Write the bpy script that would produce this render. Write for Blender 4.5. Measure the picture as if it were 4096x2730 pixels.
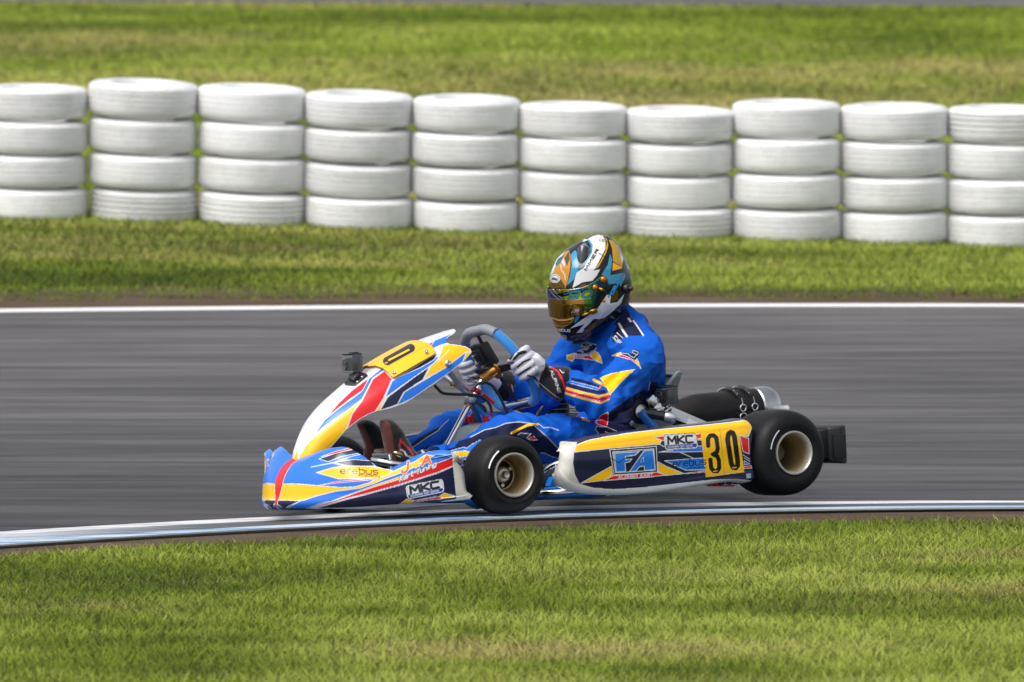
import bpy, bmesh, math, random
import numpy as np
from mathutils import Matrix, Vector

random.seed(7)
RNG = np.random.default_rng(11)
for o in list(bpy.data.objects):
    bpy.data.objects.remove(o)
SC = bpy.context.scene
COL = SC.collection

# ------------------------------------------------------------------ camera
FPX, CAM_H, CAM_D = 30860.0, 2.10, 25.40          # focal length in photo pixels (4096 wide), height, distance
PITCH = math.atan(1856 / FPX)
cam_data = bpy.data.cameras.new("camera")
cam = bpy.data.objects.new("camera", cam_data)
COL.objects.link(cam)
cam.location = (0, -CAM_D, CAM_H)
cam.rotation_euler = (math.pi / 2 - PITCH, 0, 0)
cam_data.sensor_width = 36.0
cam_data.lens = FPX / 4096 * 36.0
cam_data.clip_start = 0.5
cam_data.clip_end = 3000
cam_data.dof.use_dof = True
cam_data.dof.focus_distance = 24.75
cam_data.dof.aperture_fstop = 8.0
SC.camera = cam

# ------------------------------------------------------------------ sky and sun (bright overcast)
world = bpy.data.worlds.new("World")
SC.world = world
world.use_nodes = True
wn = world.node_tree
wn.nodes.clear()
w_out = wn.nodes.new("ShaderNodeOutputWorld")
w_bg = wn.nodes.new("ShaderNodeBackground")
w_sky = wn.nodes.new("ShaderNodeTexSky")
w_sky.sky_type = 'NISHITA'
w_sky.sun_disc = False
SUN_EL, SUN_AZ = math.radians(56), math.radians(-135)   # azimuth measured from +Y towards +X
w_sky.sun_elevation = SUN_EL
w_sky.sun_rotation = SUN_AZ
w_sky.dust_density = 4.0
w_sky.air_density = 1.0
w_hs = wn.nodes.new("ShaderNodeHueSaturation")
w_hs.inputs['Saturation'].default_value = 0.35
wn.links.new(w_sky.outputs[0], w_hs.inputs['Color'])
wn.links.new(w_hs.outputs[0], w_bg.inputs['Color'])
w_bg.inputs['Strength'].default_value = 0.135
wn.links.new(w_bg.outputs[0], w_out.inputs['Surface'])
sun_d = bpy.data.lights.new("sun", 'SUN')
sun_d.energy = 1.35
sun_d.angle = math.radians(38)
sun_d.color = (1.0, 0.96, 0.90)
sun = bpy.data.objects.new("sun", sun_d)
COL.objects.link(sun)
_sd = Vector((math.sin(SUN_AZ) * math.cos(SUN_EL), math.cos(SUN_AZ) * math.cos(SUN_EL), math.sin(SUN_EL)))
sun.rotation_euler = _sd.to_track_quat('Z', 'Y').to_euler()
sun.location = _sd * 40

SC.view_settings.view_transform = 'Standard'
SC.view_settings.look = 'None'
SC.view_settings.gamma = 1.0
SC.view_settings.use_curve_mapping = False
SC.view_settings.exposure = 0.50
SC.cycles.use_denoising = True
SC.cycles.max_bounces = 6
SC.cycles.transparent_max_bounces = 12

# ------------------------------------------------------------------ pixel <-> place helpers
CAMP = np.array([0, -CAM_D, CAM_H])
FW = np.array([0, math.cos(PITCH), -math.sin(PITCH)])
UP = np.array([0, math.sin(PITCH), math.cos(PITCH)])

def proj(w):
    d = np.asarray(w, float) - CAMP
    z = d @ FW
    return np.stack([2048 + FPX * d[..., 0] / z, 1365 - FPX * (d @ UP) / z], -1)

def ray(px, py):
    d = FW + np.array([1, 0, 0]) * (px - 2048) / FPX - UP * (py - 1365) / FPX
    return d

def un_z(px, py, z):                      # the point at height z seen at a pixel
    d = ray(px, py)
    return CAMP + d * (z - CAMP[2]) / d[2]

def un_y(px, py, y):
    d = ray(px, py)
    return CAMP + d * (y - CAMP[1]) / d[1]

def rotm(yaw, pit, rol):
    cz, sz = math.cos(yaw), math.sin(yaw); cy, sy = math.cos(pit), math.sin(pit); cx, sx = math.cos(rol), math.sin(rol)
    return (np.array([[cz, -sz, 0], [sz, cz, 0], [0, 0, 1]]) @ np.array([[cy, 0, sy], [0, 1, 0], [-sy, 0, cy]])
            @ np.array([[1, 0, 0], [0, cx, -sx], [0, sx, cx]]))

# the kart's own frame: x rearward from the front axle, y towards its far side, z up
KR = rotm(0.56833968, -0.01720734, -0.05930546)
KT = np.array([-0.30450425, -0.3371435, 0.0319524])

def k2w(k):
    return np.asarray(k, float) @ KR.T + KT

def projk(k):
    return proj(k2w(k))

def unk(px, py, y=0.0, axis=1):           # the point of the kart-frame plane y = const seen at a pixel
    o = KR.T @ (CAMP - KT)
    d = KR.T @ ray(px, py)
    return o + d * (y - o[axis]) / d[axis]

_CROP = {1: (1000, 1280, 1.96), 2: (1000, 1700, 2.6144), 3: (1700, 1280, 3.1367), 4: (2150, 900, 3.1356), 5: (2150, 1250, 2.8517),
         6: (2200, 1650, 2.7682), 7: (2500, 1500, 2.5576), 8: (1600, 1600, 3.1357), 13: (1330, 1280, 4.128),
         14: (1740, 1560, 6.03), 15: (1480, 1640, 6.031), 16: (2120, 1820, 7.84), 17: (2240, 1360, 13.07), 18: (2160, 1120, 8.7125)}

def C(k, *pts):                           # coordinates read in an enlarged piece of the photograph -> photograph pixels
    x0, y0, s = _CROP[k]
    return [(x0 + x / s, y0 + y / s) for x, y in pts]

# ------------------------------------------------------------------ materials
def lin(c):
    c = np.asarray(c, float) / 255.0
    return np.where(c <= 0.04045, c / 12.92, ((c + 0.055) / 1.055) ** 2.4)

_MATS = {}
def mat(name, rgb, rough=0.5, metal=0.0, coat=0.0, spec=0.5, noise=0.0, nscale=60, bump=0.0, sheen=0.0):
    """Principled material; noise varies colour and roughness a little, bump gives fine relief."""
    if name in _MATS:
        return _MATS[name]
    m = bpy.data.materials.new(name)
    m.use_nodes = True
    nt = m.node_tree
    p = nt.nodes['Principled BSDF']
    p.inputs['Base Color'].default_value = (*rgb, 1)
    p.inputs['Roughness'].default_value = rough
    p.inputs['Metallic'].default_value = metal
    p.inputs['Coat Weight'].default_value = coat
    p.inputs['Coat Roughness'].default_value = 0.06
    p.inputs['Specular IOR Level'].default_value = spec
    p.inputs['Sheen Weight'].default_value = sheen
    tc = nt.nodes.new("ShaderNodeTexCoord")
    if noise:
        n = nt.nodes.new("ShaderNodeTexNoise"); n.inputs['Scale'].default_value = nscale; n.inputs['Detail'].default_value = 6
        nt.links.new(tc.outputs['Object'], n.inputs['Vector'])
        mx = nt.nodes.new("ShaderNodeMix"); mx.data_type = 'RGBA'
        mx.inputs[6].default_value = (*[c * (1 - noise) for c in rgb], 1)
        mx.inputs[7].default_value = (*[min(1, c * (1 + noise)) for c in rgb], 1)
        nt.links.new(n.outputs['Fac'], mx.inputs[0]); nt.links.new(mx.outputs[2], p.inputs['Base Color'])
        mr = nt.nodes.new("ShaderNodeMapRange"); mr.inputs[3].default_value = max(0.03, rough - noise * .35); mr.inputs[4].default_value = min(1, rough + noise * .35)
        nt.links.new(n.outputs['Fac'], mr.inputs[0]); nt.links.new(mr.outputs[0], p.inputs['Roughness'])
    if bump:
        n2 = nt.nodes.new("ShaderNodeTexNoise"); n2.inputs['Scale'].default_value = nscale * 4; n2.inputs['Detail'].default_value = 4
        nt.links.new(tc.outputs['Object'], n2.inputs['Vector'])
        b = nt.nodes.new("ShaderNodeBump"); b.inputs['Strength'].default_value = bump; b.inputs['Distance'].default_value = 0.002
        nt.links.new(n2.outputs['Fac'], b.inputs['Height']); nt.links.new(b.outputs[0], p.inputs['Normal'])
    _MATS[name] = m
    return m

def mat_attr(name, rough=0.3, coat=0.0, metal=0.0, sheen=0.0, grime=0.0, weave=0.0, spec=0.5):
    """Printed surface: base colour from the colour attribute 'print', with scuffs and a little unevenness."""
    if name in _MATS:
        return _MATS[name]
    m = bpy.data.materials.new(name); m.use_nodes = True
    nt = m.node_tree; p = nt.nodes['Principled BSDF']
    a = nt.nodes.new("ShaderNodeAttribute"); a.attribute_name = "print"
    tc = nt.nodes.new("ShaderNodeTexCoord")
    col = a.outputs['Color']
    p.inputs['Roughness'].default_value = rough
    p.inputs['Metallic'].default_value = metal
    p.inputs['Coat Weight'].default_value = coat
    p.inputs['Coat Roughness'].default_value = 0.08
    p.inputs['Sheen Weight'].default_value = sheen
    p.inputs['Specular IOR Level'].default_value = spec
    if grime:
        n = nt.nodes.new("ShaderNodeTexNoise"); n.inputs['Scale'].default_value = 9; n.inputs['Detail'].default_value = 9; n.inputs['Roughness'].default_value = .72
        nt.links.new(tc.outputs['Object'], n.inputs['Vector'])
        cr = nt.nodes.new("ShaderNodeValToRGB"); cr.color_ramp.elements[0].position = .56; cr.color_ramp.elements[1].position = .80
        nt.links.new(n.outputs['Fac'], cr.inputs[0])
        ml = nt.nodes.new("ShaderNodeMath"); ml.operation = 'MULTIPLY'; ml.inputs[1].default_value = grime
        nt.links.new(cr.outputs[0], ml.inputs[0])
        mx = nt.nodes.new("ShaderNodeMix"); mx.data_type = 'RGBA'; mx.inputs[7].default_value = (.03, .028, .025, 1)
        nt.links.new(ml.outputs[0], mx.inputs[0]); nt.links.new(col, mx.inputs[6]); col = mx.outputs[2]
        mr = nt.nodes.new("ShaderNodeMapRange"); mr.inputs[3].default_value = rough * .75; mr.inputs[4].default_value = min(1, rough * 1.6)
        nt.links.new(n.outputs['Fac'], mr.inputs[0]); nt.links.new(mr.outputs[0], p.inputs['Roughness'])
    nt.links.new(col, p.inputs['Base Color'])
    if weave:
        n2 = nt.nodes.new("ShaderNodeTexNoise"); n2.inputs['Scale'].default_value = 420; n2.inputs['Detail'].default_value = 3
        nt.links.new(tc.outputs['Object'], n2.inputs['Vector'])
        b = nt.nodes.new("ShaderNodeBump"); b.inputs['Strength'].default_value = weave; b.inputs['Distance'].default_value = 0.001
        nt.links.new(n2.outputs['Fac'], b.inputs['Height']); nt.links.new(b.outputs[0], p.inputs['Normal'])
    _MATS[name] = m
    return m

# ------------------------------------------------------------------ object helpers
def tag(o, label=None, cat=None, group=None, kind=None):
    if label: o["label"] = label
    if cat: o["category"] = cat
    if group: o["group"] = group
    if kind: o["kind"] = kind
    return o

def empty(name, parent=None, loc=(0, 0, 0)):
    o = bpy.data.objects.new(name, None)
    o.empty_display_size = 0.1
    COL.objects.link(o)
    o.location = loc
    o.parent = parent
    return o

def link(name, me, m=None, parent=None, smooth=True, sharp=None):
    o = bpy.data.objects.new(name, me)
    COL.objects.link(o)
    if m is not None:
        me.materials.clear(); me.materials.append(m)
    if smooth:
        me.polygons.foreach_set("use_smooth", np.ones(len(me.polygons), bool))
        if sharp:
            me.set_sharp_from_angle(angle=math.radians(sharp))
    o.parent = parent
    return o

def mesh(name, V, Fc, m=None, parent=None, smooth=True, sharp=None):
    me = bpy.data.meshes.new(name)
    me.from_pydata([tuple(map(float, v)) for v in V], [], [tuple(int(i) for i in f) for f in Fc])
    me.validate(); me.update()
    return link(name, me, m, parent, smooth, sharp)

def quick_mesh(name, V, Q):
    """V (n,3), Q (m,k) arrays -> mesh, fast."""
    me = bpy.data.meshes.new(name)
    V = np.ascontiguousarray(V, np.float32); Q = np.ascontiguousarray(Q, np.int32)
    me.vertices.add(len(V)); me.vertices.foreach_set("co", V.ravel())
    me.loops.add(Q.size); me.loops.foreach_set("vertex_index", Q.ravel())
    me.polygons.add(len(Q)); me.polygons.foreach_set("loop_start", np.arange(0, Q.size, Q.shape[1], dtype=np.int32))
    me.update(calc_edges=True)
    return me

def set_print(me, rgb, name="print"):
    a = me.color_attributes.new(name, 'FLOAT_COLOR', 'POINT')
    c = np.ones((len(me.vertices), 4), np.float32); c[:, :3] = rgb
    a.data.foreach_set("color", c.ravel())

class MB:
    """Collects shapes of one part, then builds it as one mesh."""
    def __init__(self): self.V, self.F = [], []
    def add(self, V, F):
        n = len(self.V); self.V += [tuple(v) for v in V]; self.F += [tuple(i + n for i in f) for f in F]; return self
    def tube(self, pts, r, n=12, cap=True):
        V, F = tube_vf(pts, r, n, cap); return self.add(V, F)
    def box(self, c, s, M=None, bev=0.0):
        bm = bmesh.new(); bmesh.ops.create_cube(bm, size=1)
        for v in bm.verts: v.co = Vector((v.co.x * s[0], v.co.y * s[1], v.co.z * s[2]))
        if bev: bmesh.ops.bevel(bm, geom=bm.edges[:], offset=bev, segments=2, affect='EDGES', profile=.6)
        bm.verts.ensure_lookup_table()
        M3 = np.eye(3) if M is None else np.asarray(M)
        V = [M3 @ np.array(v.co) + np.asarray(c, float) for v in bm.verts]
        F = [[v.index for v in f.verts] for f in bm.faces]
        bm.free(); return self.add(V, F)
    def lathe(self, prof, axis_o, axis_d, n=48, close=False, caps=True):
        V, F = lathe_vf(prof, axis_o, axis_d, n, close, caps); return self.add(V, F)
    def prism(self, poly, off):
        """flat polygon (list of 3-D points) extruded by vector off"""
        n = len(poly); P = [np.asarray(p, float) for p in poly]; off = np.asarray(off, float)
        V = P + [p + off for p in P]
        F = [list(range(n))[::-1], [n + i for i in range(n)]] + [[i, (i + 1) % n, n + (i + 1) % n, n + i] for i in range(n)]
        return self.add(V, F)
    def build(self, name, m, parent=None, smooth=True, sharp=40):
        return mesh(name, self.V, self.F, m, parent, smooth, sharp)

def frames(P):
    P = np.asarray(P, float)
    T = np.gradient(P, axis=0); T /= np.linalg.norm(T, axis=1)[:, None] + 1e-12
    ref = np.array([0, 0, 1.0]) if abs(T[0][2]) < .9 else np.array([0, 1.0, 0])
    U = []; u = np.cross(T[0], ref); u /= np.linalg.norm(u)
    for t in T:
        u = u - t * (u @ t); u /= np.linalg.norm(u) + 1e-12; U.append(u.copy())
    U = np.array(U); W = np.cross(T, U)
    return T, U, W

def tube_vf(pts, r, n=12, cap=True):
    P = np.asarray(pts, float); m = len(P)
    r = np.broadcast_to(np.asarray(r, float), (m,)) if np.ndim(r) < 2 else np.asarray(r)
    T, U, W = frames(P)
    a = np.linspace(0, 2 * math.pi, n, endpoint=False)
    V = []
    for i in range(m):
        V += list(P[i] + r[i] * (np.cos(a)[:, None] * U[i] + np.sin(a)[:, None] * W[i]))
    F = [[i * n + j, i * n + (j + 1) % n, (i + 1) * n + (j + 1) % n, (i + 1) * n + j] for i in range(m - 1) for j in range(n)]
    if cap:
        F += [list(range(n))[::-1], [(m - 1) * n + j for j in range(n)]]
    return V, F

def lathe_vf(prof, o, d, n=48, close=False, caps=True):
    """prof: list of (radius, along-axis)"""
    o = np.asarray(o, float); d = np.asarray(d, float); d = d / np.linalg.norm(d)
    ref = np.array([0, 0, 1.0]) if abs(d[2]) < .9 else np.array([1.0, 0, 0])
    u = np.cross(d, ref); u /= np.linalg.norm(u); w = np.cross(d, u)
    a = np.linspace(0, 2 * math.pi, n, endpoint=False)
    V = []; m = len(prof)
    for r, h in prof:
        V += list(o + d * h + r * (np.cos(a)[:, None] * u + np.sin(a)[:, None] * w))
    F = [[i * n + j, i * n + (j + 1) % n, ((i + 1) % m) * n + (j + 1) % n, ((i + 1) % m) * n + j] for i in range(m if close else m - 1) for j in range(n)]
    if not close and caps:
        if prof[0][0] > 1e-6: F.append(list(range(n)))
        if prof[-1][0] > 1e-6: F.append([(m - 1) * n + j for j in range(n)][::-1])
    return V, F

def cr(pts, n):
    """Catmull-Rom through the rows of pts, n samples spread evenly by chord length."""
    P = np.asarray(pts, float)
    d = np.r_[0, np.cumsum(np.linalg.norm(np.diff(P, axis=0), axis=1))]
    t = np.linspace(0, d[-1], n)
    return cr_at(P, d, t)

def cr_at(P, d, t):
    P = np.asarray(P, float); d = np.asarray(d, float)
    m = np.gradient(P, d, axis=0) if len(P) > 2 else np.repeat((P[1:] - P[:1]) / (d[1] - d[0]), 2, 0)
    i = np.clip(np.searchsorted(d, t, side='right') - 1, 0, len(d) - 2)
    h = (d[i + 1] - d[i]); s = ((t - d[i]) / h)
    sh = (...,) + (None,) * (P.ndim - 1)
    s = s[sh]; h = h[sh]
    return ((2 * s**3 - 3 * s**2 + 1) * P[i] + (s**3 - 2 * s**2 + s) * h * m[i] + (-2 * s**3 + 3 * s**2) * P[i + 1] + (s**3 - s**2) * h * m[i + 1])

# ------------------------------------------------------------------ printing: shapes traced on the photograph, laid on the real surfaces
def inpoly(P, poly):
    poly = np.asarray(poly, float); x, y = P[:, 0], P[:, 1]
    r = np.zeros(len(P), bool)
    x0, y0 = poly[:, 0], poly[:, 1]; x1, y1 = np.roll(x0, -1), np.roll(y0, -1)
    for a, b, c, d in zip(x0, y0, x1, y1):
        if b == d: continue
        k = ((b > y) != (d > y))
        r ^= k & (x < (c - a) * (y - b) / (d - b) + a)
    return r

def dseg(P, line):
    L = np.asarray(line, float); best = np.full(len(P), 1e9)
    for a, b in zip(L[:-1], L[1:]):
        ab = b - a; q = ab @ ab + 1e-12
        t = np.clip(((P - a) @ ab) / q, 0, 1)
        best = np.minimum(best, np.linalg.norm(P - (a + t[:, None] * ab), axis=1))
    return best

PAL = {k: lin(v) for k, v in dict(
    white=(212, 213, 214), yellow=(246, 190, 2), blue=(26, 112, 222), navy=(14, 22, 58), red=(216, 16, 28), black=(7, 7, 9),
    grey=(120, 122, 126), cyan=(44, 138, 176), gold=(190, 142, 0), dgold=(84, 60, 0), royal=(30, 50, 150), raw=(205, 203, 196), suit=(0, 84, 186),
    orange=(238, 120, 20), lgrey=(190, 190, 200), teal=(10, 96, 100), green=(110, 150, 10)).items()}

def paint(P, base, layers):
    """P (n,2) photo pixels of the surface points; layers drawn in order over the base colour."""
    out = np.tile(PAL[base] if isinstance(base, str) else base, (len(P), 1))
    lo_all = P
    for L in layers:
        k = L[0]
        pts = np.asarray(L[1], float)
        c = PAL[L[2]] if isinstance(L[2], str) else np.asarray(L[2])
        w = L[3] if len(L) > 3 else 0
        pad = abs(w) + 4
        sel = (P[:, 0] > pts[:, 0].min() - pad) & (P[:, 0] < pts[:, 0].max() + pad) & (P[:, 1] > pts[:, 1].min() - pad) & (P[:, 1] < pts[:, 1].max() + pad)
        idx = np.nonzero(sel)[0]
        if not len(idx): continue
        Q = P[idx]
        if k == 'poly':           # filled, with an optional white outline of half width w
            if w:
                e = dseg(Q, np.vstack([pts, pts[:1]]))
                out[idx[e < w]] = PAL[L[4]] if len(L) > 4 else PAL['white']
                ins = inpoly(Q, pts) & (e > w)
            else:
                ins = inpoly(Q, pts)
            out[idx[ins]] = c
        else:                     # line of half width w
            e = dseg(Q, pts)
            a = np.clip((w + .8 - e) / 1.6, 0, 1)[:, None]
            out[idx] = out[idx] * (1 - a) + c * a
    return out

_G = {  # stroke letters in a unit box, y up
 'A': [[(0, 0), (.5, 1), (1, 0)], [(.2, .35), (.8, .35)]], 'B': [[(0, 0), (0, 1), (.8, 1), (.9, .75), (.8, .52), (0, .52)], [(.8, .52), (1, .25), (.85, 0), (0, 0)]],
 'C': [[(1, .95), (.15, 1), (0, .8), (0, .2), (.15, 0), (1, .03)]], 'D': [[(0, 0), (0, 1), (.7, 1), (1, .7), (1, .3), (.7, 0), (0, 0)]],
 'E': [[(1, 1), (0, 1), (0, 0), (1, 0)], [(0, .5), (.8, .5)]], 'F': [[(0, 0), (0, 1), (1, 1)], [(0, .5), (.75, .5)]],
 'G': [[(1, 1), (0, 1), (0, 0), (1, 0), (1, .5), (.6, .5)]], 'H': [[(0, 0), (0, 1)], [(1, 0), (1, 1)], [(0, .5), (1, .5)]],
 'I': [[(.5, 0), (.5, 1)]], 'J': [[(1, 1), (1, .2), (.7, 0), (.2, 0), (0, .25)]], 'K': [[(0, 0), (0, 1)], [(1, 1), (.1, .48), (1, 0)]],
 'L': [[(0, 1), (0, 0), (1, 0)]], 'M': [[(0, 0), (.05, 1), (.5, .3), (.95, 1), (1, 0)]], 'N': [[(0, 0), (0, 1), (1, 0), (1, 1)]],
 'O': [[(.1, 0), (0, .15), (0, .85), (.1, 1), (.9, 1), (1, .85), (1, .15), (.9, 0), (.1, 0)]], 'P': [[(0, 0), (0, 1), (1, 1), (1, .5), (0, .5)]],
 'R': [[(0, 0), (0, 1), (1, 1), (1, .5), (0, .5)], [(.45, .5), (1, 0)]], 'S': [[(1, 1), (0, 1), (0, .52), (1, .48), (1, 0), (0, 0)]],
 'T': [[(0, 1), (1, 1)], [(.5, 1), (.5, 0)]], 'U': [[(0, 1), (0, .1), (.15, 0), (.85, 0), (1, .1), (1, 1)]], 'V': [[(0, 1), (.5, 0), (1, 1)]],
 'W': [[(0, 1), (.25, 0), (.5, .7), (.75, 0), (1, 1)]], 'Y': [[(0, 1), (.5, .5), (1, 1)], [(.5, .5), (.5, 0)]], 'X': [[(0, 0), (1, 1)], [(0, 1), (1, 0)]],
 '0': [[(.3, 0), (0, .2), (0, .8), (.3, 1), (.7, 1), (1, .8), (1, .2), (.7, 0), (.3, 0)]], '&': [[(1, .1), (.2, .8), (.5, 1), (.7, .8), (0, .2), (.4, 0), (1, .4)]],
 '3': [[(0, .8), (.2, 1), (.8, 1), (1, .8), (1, .6), (.7, .52), (.4, .52)], [(.7, .52), (1, .42), (1, .2), (.8, 0), (.2, 0), (0, .2)]],
 '9': [[(1, .45), (0, .45), (0, 1), (1, 1), (1, 0), (0, 0)]],
 'e': [[(.05, .33), (.98, .36), (.85, .6), (.5, .66), (.15, .6), (0, .33), (.15, .06), (.5, 0), (.95, .05)]], 'r': [[(0, 0), (0, .4), (.2, .62), (.8, .66)]],
 'b': [[(0, 1), (0, .1), (.15, 0), (.8, 0), (1, .15), (1, .5), (.8, .66), (.1, .66)]], 'u': [[(0, .66), (0, .15), (.2, 0), (.9, 0)], [(1, .66), (1, 0)]],
 's': [[(.95, .66), (.15, .66), (0, .5), (.15, .35), (.85, .32), (1, .16), (.85, 0), (.05, 0)]],
 'a': [[(.1, .66), (.85, .66), (1, .5), (1, 0), (.2, 0), (0, .15), (.15, .36), (1, .36)]], 'c': [[(.95, .66), (.15, .62), (0, .33), (.15, .03), (.95, 0)]],
 'd': [[(1, 1), (1, 0), (.15, 0), (0, .2), (0, .5), (.15, .66), (1, .66)]], 'm': [[(0, 0), (0, .66), (.5, .66), (.5, 0)], [(.5, .66), (.85, .66), (1, .5), (1, 0)]],
 'y': [[(0, .66), (0, .2), (.2, 0), (1, 0)], [(1, .66), (1, -.2), (.8, -.33), (.1, -.33)]], 't': [[(.3, 1), (.3, .1), (.5, 0), (.9, 0)], [(0, .66), (.8, .66)]],
 'i': [[(.5, 0), (.5, .66)], [(.5, .9), (.5, .95)]], 'n': [[(0, 0), (0, .66), (.7, .66), (1, .5), (1, 0)]], 'g': [[(1, .66), (0, .66), (0, 0), (1, 0)], [(1, .66), (1, -.33), (0, -.33)]],
 'p': [[(0, -.33), (0, .66), (1, .66), (1, 0), (0, 0)]], 'l': [[(.5, 0), (.5, 1)]], 'o': [[(.2, 0), (0, .2), (0, .46), (.2, .66), (.8, .66), (1, .46), (1, .2), (.8, 0), (.2, 0)]],
}

def text(s, org, ex, ey, gap=1.35, slant=0.0):
    """strokes of a word: org = baseline start, ex = one letter's width vector, ey = its height vector, in pixels"""
    org, ex, ey = (np.asarray(v, float) for v in (org, ex, ey))
    out = []; x = 0
    for ch in s:
        wd = {'I': .4, 'i': .3, 'l': .3, 'M': 1.25, 'W': 1.3, 'm': 1.2, ' ': .6, 'r': .7}.get(ch, 1.0)
        for st in _G.get(ch, []):
            out.append([tuple(org + ex * (x + (px_ + slant * py_) * wd) + ey * py_) for px_, py_ in st])
        x += wd + (gap - 1)
    return out

def letters(s, org, ex, ey, col, w, gap=1.35, halo=None, hw=0):
    S = text(s, org, ex, ey, gap)
    L = []
    if halo: L += [('line', q, halo, w + hw) for q in S]
    return L + [('line', q, col, w) for q in S]

def rrect(x0, y0, x1, y1, r, tilt=0.0, n=5):
    """rounded rectangle; tilt = rise of y per x"""
    pts = []
    for cx, cy, a0 in ((x1 - r, y0 + r, -90), (x1 - r, y1 - r, 0), (x0 + r, y1 - r, 90), (x0 + r, y0 + r, 180)):
        for k in range(n):
            a = math.radians(a0 + 90 * k / (n - 1)); pts.append((cx + r * math.cos(a), cy + r * math.sin(a)))
    mx = (x0 + x1) / 2
    return [(x, y + tilt * (x - mx)) for x, y in pts]

def sheet(name, G, m, parent, layers=None, base='white', keep=None, thick=0.0, plain=None, faces_both=False):
    """A printed shell from a grid of points G (nu, nv, 3) in the kart frame; keep = boolean of grid points kept."""
    nu, nv = G.shape[:2]
    V = G.reshape(-1, 3)
    i, j = np.meshgrid(np.arange(nu - 1), np.arange(nv - 1), indexing='ij')
    q = np.stack([i * nv + j, (i + 1) * nv + j, (i + 1) * nv + j + 1, i * nv + j + 1], -1).reshape(-1, 4)
    if keep is not None:
        kf = keep.reshape(-1)
        q = q[kf[q].all(1)]
    used = np.unique(q); remap = np.full(len(V), -1); remap[used] = np.arange(len(used))
    V2, q2 = V[used], remap[q]
    me = quick_mesh(name, V2, q2)
    if layers is not None:
        Pm = V2.copy(); Pm[:, 1] = -np.abs(Pm[:, 1])          # the far half repeats the near half's print
        colr = paint(projk(Pm), base, layers)
        if plain is not None:
            colr[plain(V2)] = PAL['white']
        set_print(me, colr)
    o = link(name, me, m, parent)
    if thick:
        s = o.modifiers.new("thickness", 'SOLIDIFY'); s.thickness = thick; s.offset = -1 if thick > 0 else 1
    return o
# ================================================================== the setting
def curve_fn(pts, z):
    """a line traced on the photograph, laid at height z: y as a function of x, straight on beyond the picture"""
    W = np.array([un_z(x, y, z) for x, y in pts])
    c = np.polyfit(W[:, 0], W[:, 1], 2)
    def f(x):
        x = np.asarray(x, float); xc = np.clip(x, -2.4, 2.4)
        return np.polyval(c, xc) + (x - xc) * np.polyval(np.polyder(c), xc)
    return f

XS = (0, 765, 1500, 2700, 4096)
L_edge = curve_fn(list(zip(XS, (2131, 2090, 2055, 2018, 2009))), 0.0)       # asphalt ends, white line begins
L_line = curve_fn(list(zip(XS, (2146, 2105, 2072, 2033, 2019))), 0.0)
L_kerb = curve_fn(list(zip(XS, (2149, 2109, 2077, 2037, 2022))), 0.0)       # foot of the kerb
L_crest = curve_fn(list(zip(XS, (2181, 2130, 2091, 2053, 2030))), 0.062)
L_face = curve_fn(list(zip(XS, (2195, 2147, 2105, 2066, 2041))), 0.049)
L_grass = curve_fn(list(zip(XS, (2214, 2172, 2124, 2090, 2066))), 0.045)
F_line0 = curve_fn([(0, 1253), (1400, 1241), (2700, 1231), (4096, 1232)], 0.0)   # far white line, near edge
F_line1 = curve_fn([(0, 1239), (1400, 1226), (2700, 1218), (4096, 1219)], 0.0)
F_dirt = curve_fn([(0, 1196), (1400, 1190), (2700, 1182), (4096, 1186)], 0.0)

def smooth(t):
    t = np.clip(t, 0, 1); return t * t * (3 - 2 * t)

def far_z(x, y):
    """height of the grass bank beyond the track"""
    x = np.asarray(x, float); y = np.asarray(y, float)
    r = np.clip((y - 12.9) / 3.8, 0, 1)
    side = -0.029 * np.clip(x, -9, 9) * r * (1 - smooth((y - 18) / 45))
    z = 0.151 * r + np.clip(y - 16.7, 0, 56) * 0.0118 + side
    return z

def row(yf, zf, xs):
    y = yf(xs) if callable(yf) else np.full_like(xs, yf)
    z = zf(xs, y) if callable(zf) else np.full_like(xs, zf)
    return np.stack([xs, y, z], 1)

def strip_mesh(rows):
    G = np.stack(rows, 0)
    nu, nv = G.shape[:2]
    i, j = np.meshgrid(np.arange(nu - 1), np.arange(nv - 1), indexing='ij')
    q = np.stack([i * nv + j, i * nv + j + 1, (i + 1) * nv + j + 1, (i + 1) * nv + j], -1).reshape(-1, 4)
    return G.reshape(-1, 3), q

def nodes_mat(name):
    m = bpy.data.materials.new(name); m.use_nodes = True
    nt = m.node_tree
    return m, nt, nt.nodes['Principled BSDF']

def mapped_noise(nt, scale_xyz, scale, detail=5, rough=.6, coord='Object', loc=(0, 0, 0)):
    tc = nt.nodes.new("ShaderNodeTexCoord"); mp = nt.nodes.new("ShaderNodeMapping")
    mp.inputs['Scale'].default_value = scale_xyz; mp.inputs['Location'].default_value = loc
    n = nt.nodes.new("ShaderNodeTexNoise"); n.inputs['Scale'].default_value = scale; n.inputs['Detail'].default_value = detail; n.inputs['Roughness'].default_value = rough
    nt.links.new(tc.outputs[coord], mp.inputs[0]); nt.links.new(mp.outputs[0], n.inputs['Vector'])
    return n.outputs['Fac']

def ramp(nt, fac, stops):
    r = nt.nodes.new("ShaderNodeValToRGB")
    e = r.color_ramp.elements
    while len(e) < len(stops): e.new(0.5)
    for k, (p, c) in enumerate(stops):
        e[k].position = p; e[k].color = (*c, 1) if len(c) == 3 else c
    nt.links.new(fac, r.inputs[0]); return r.outputs[0]

def mixc(nt, fac, a, b, mode='MIX'):
    m = nt.nodes.new("ShaderNodeMix"); m.data_type = 'RGBA'; m.blend_type = mode
    for s, v in ((0, fac), (6, a), (7, b)):
        if hasattr(v, 'is_output'): nt.links.new(v, m.inputs[s])
        elif isinstance(v, (int, float)): m.inputs[s].default_value = v
        else: m.inputs[s].default_value = (*v, 1)
    return m.outputs[2]

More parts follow.
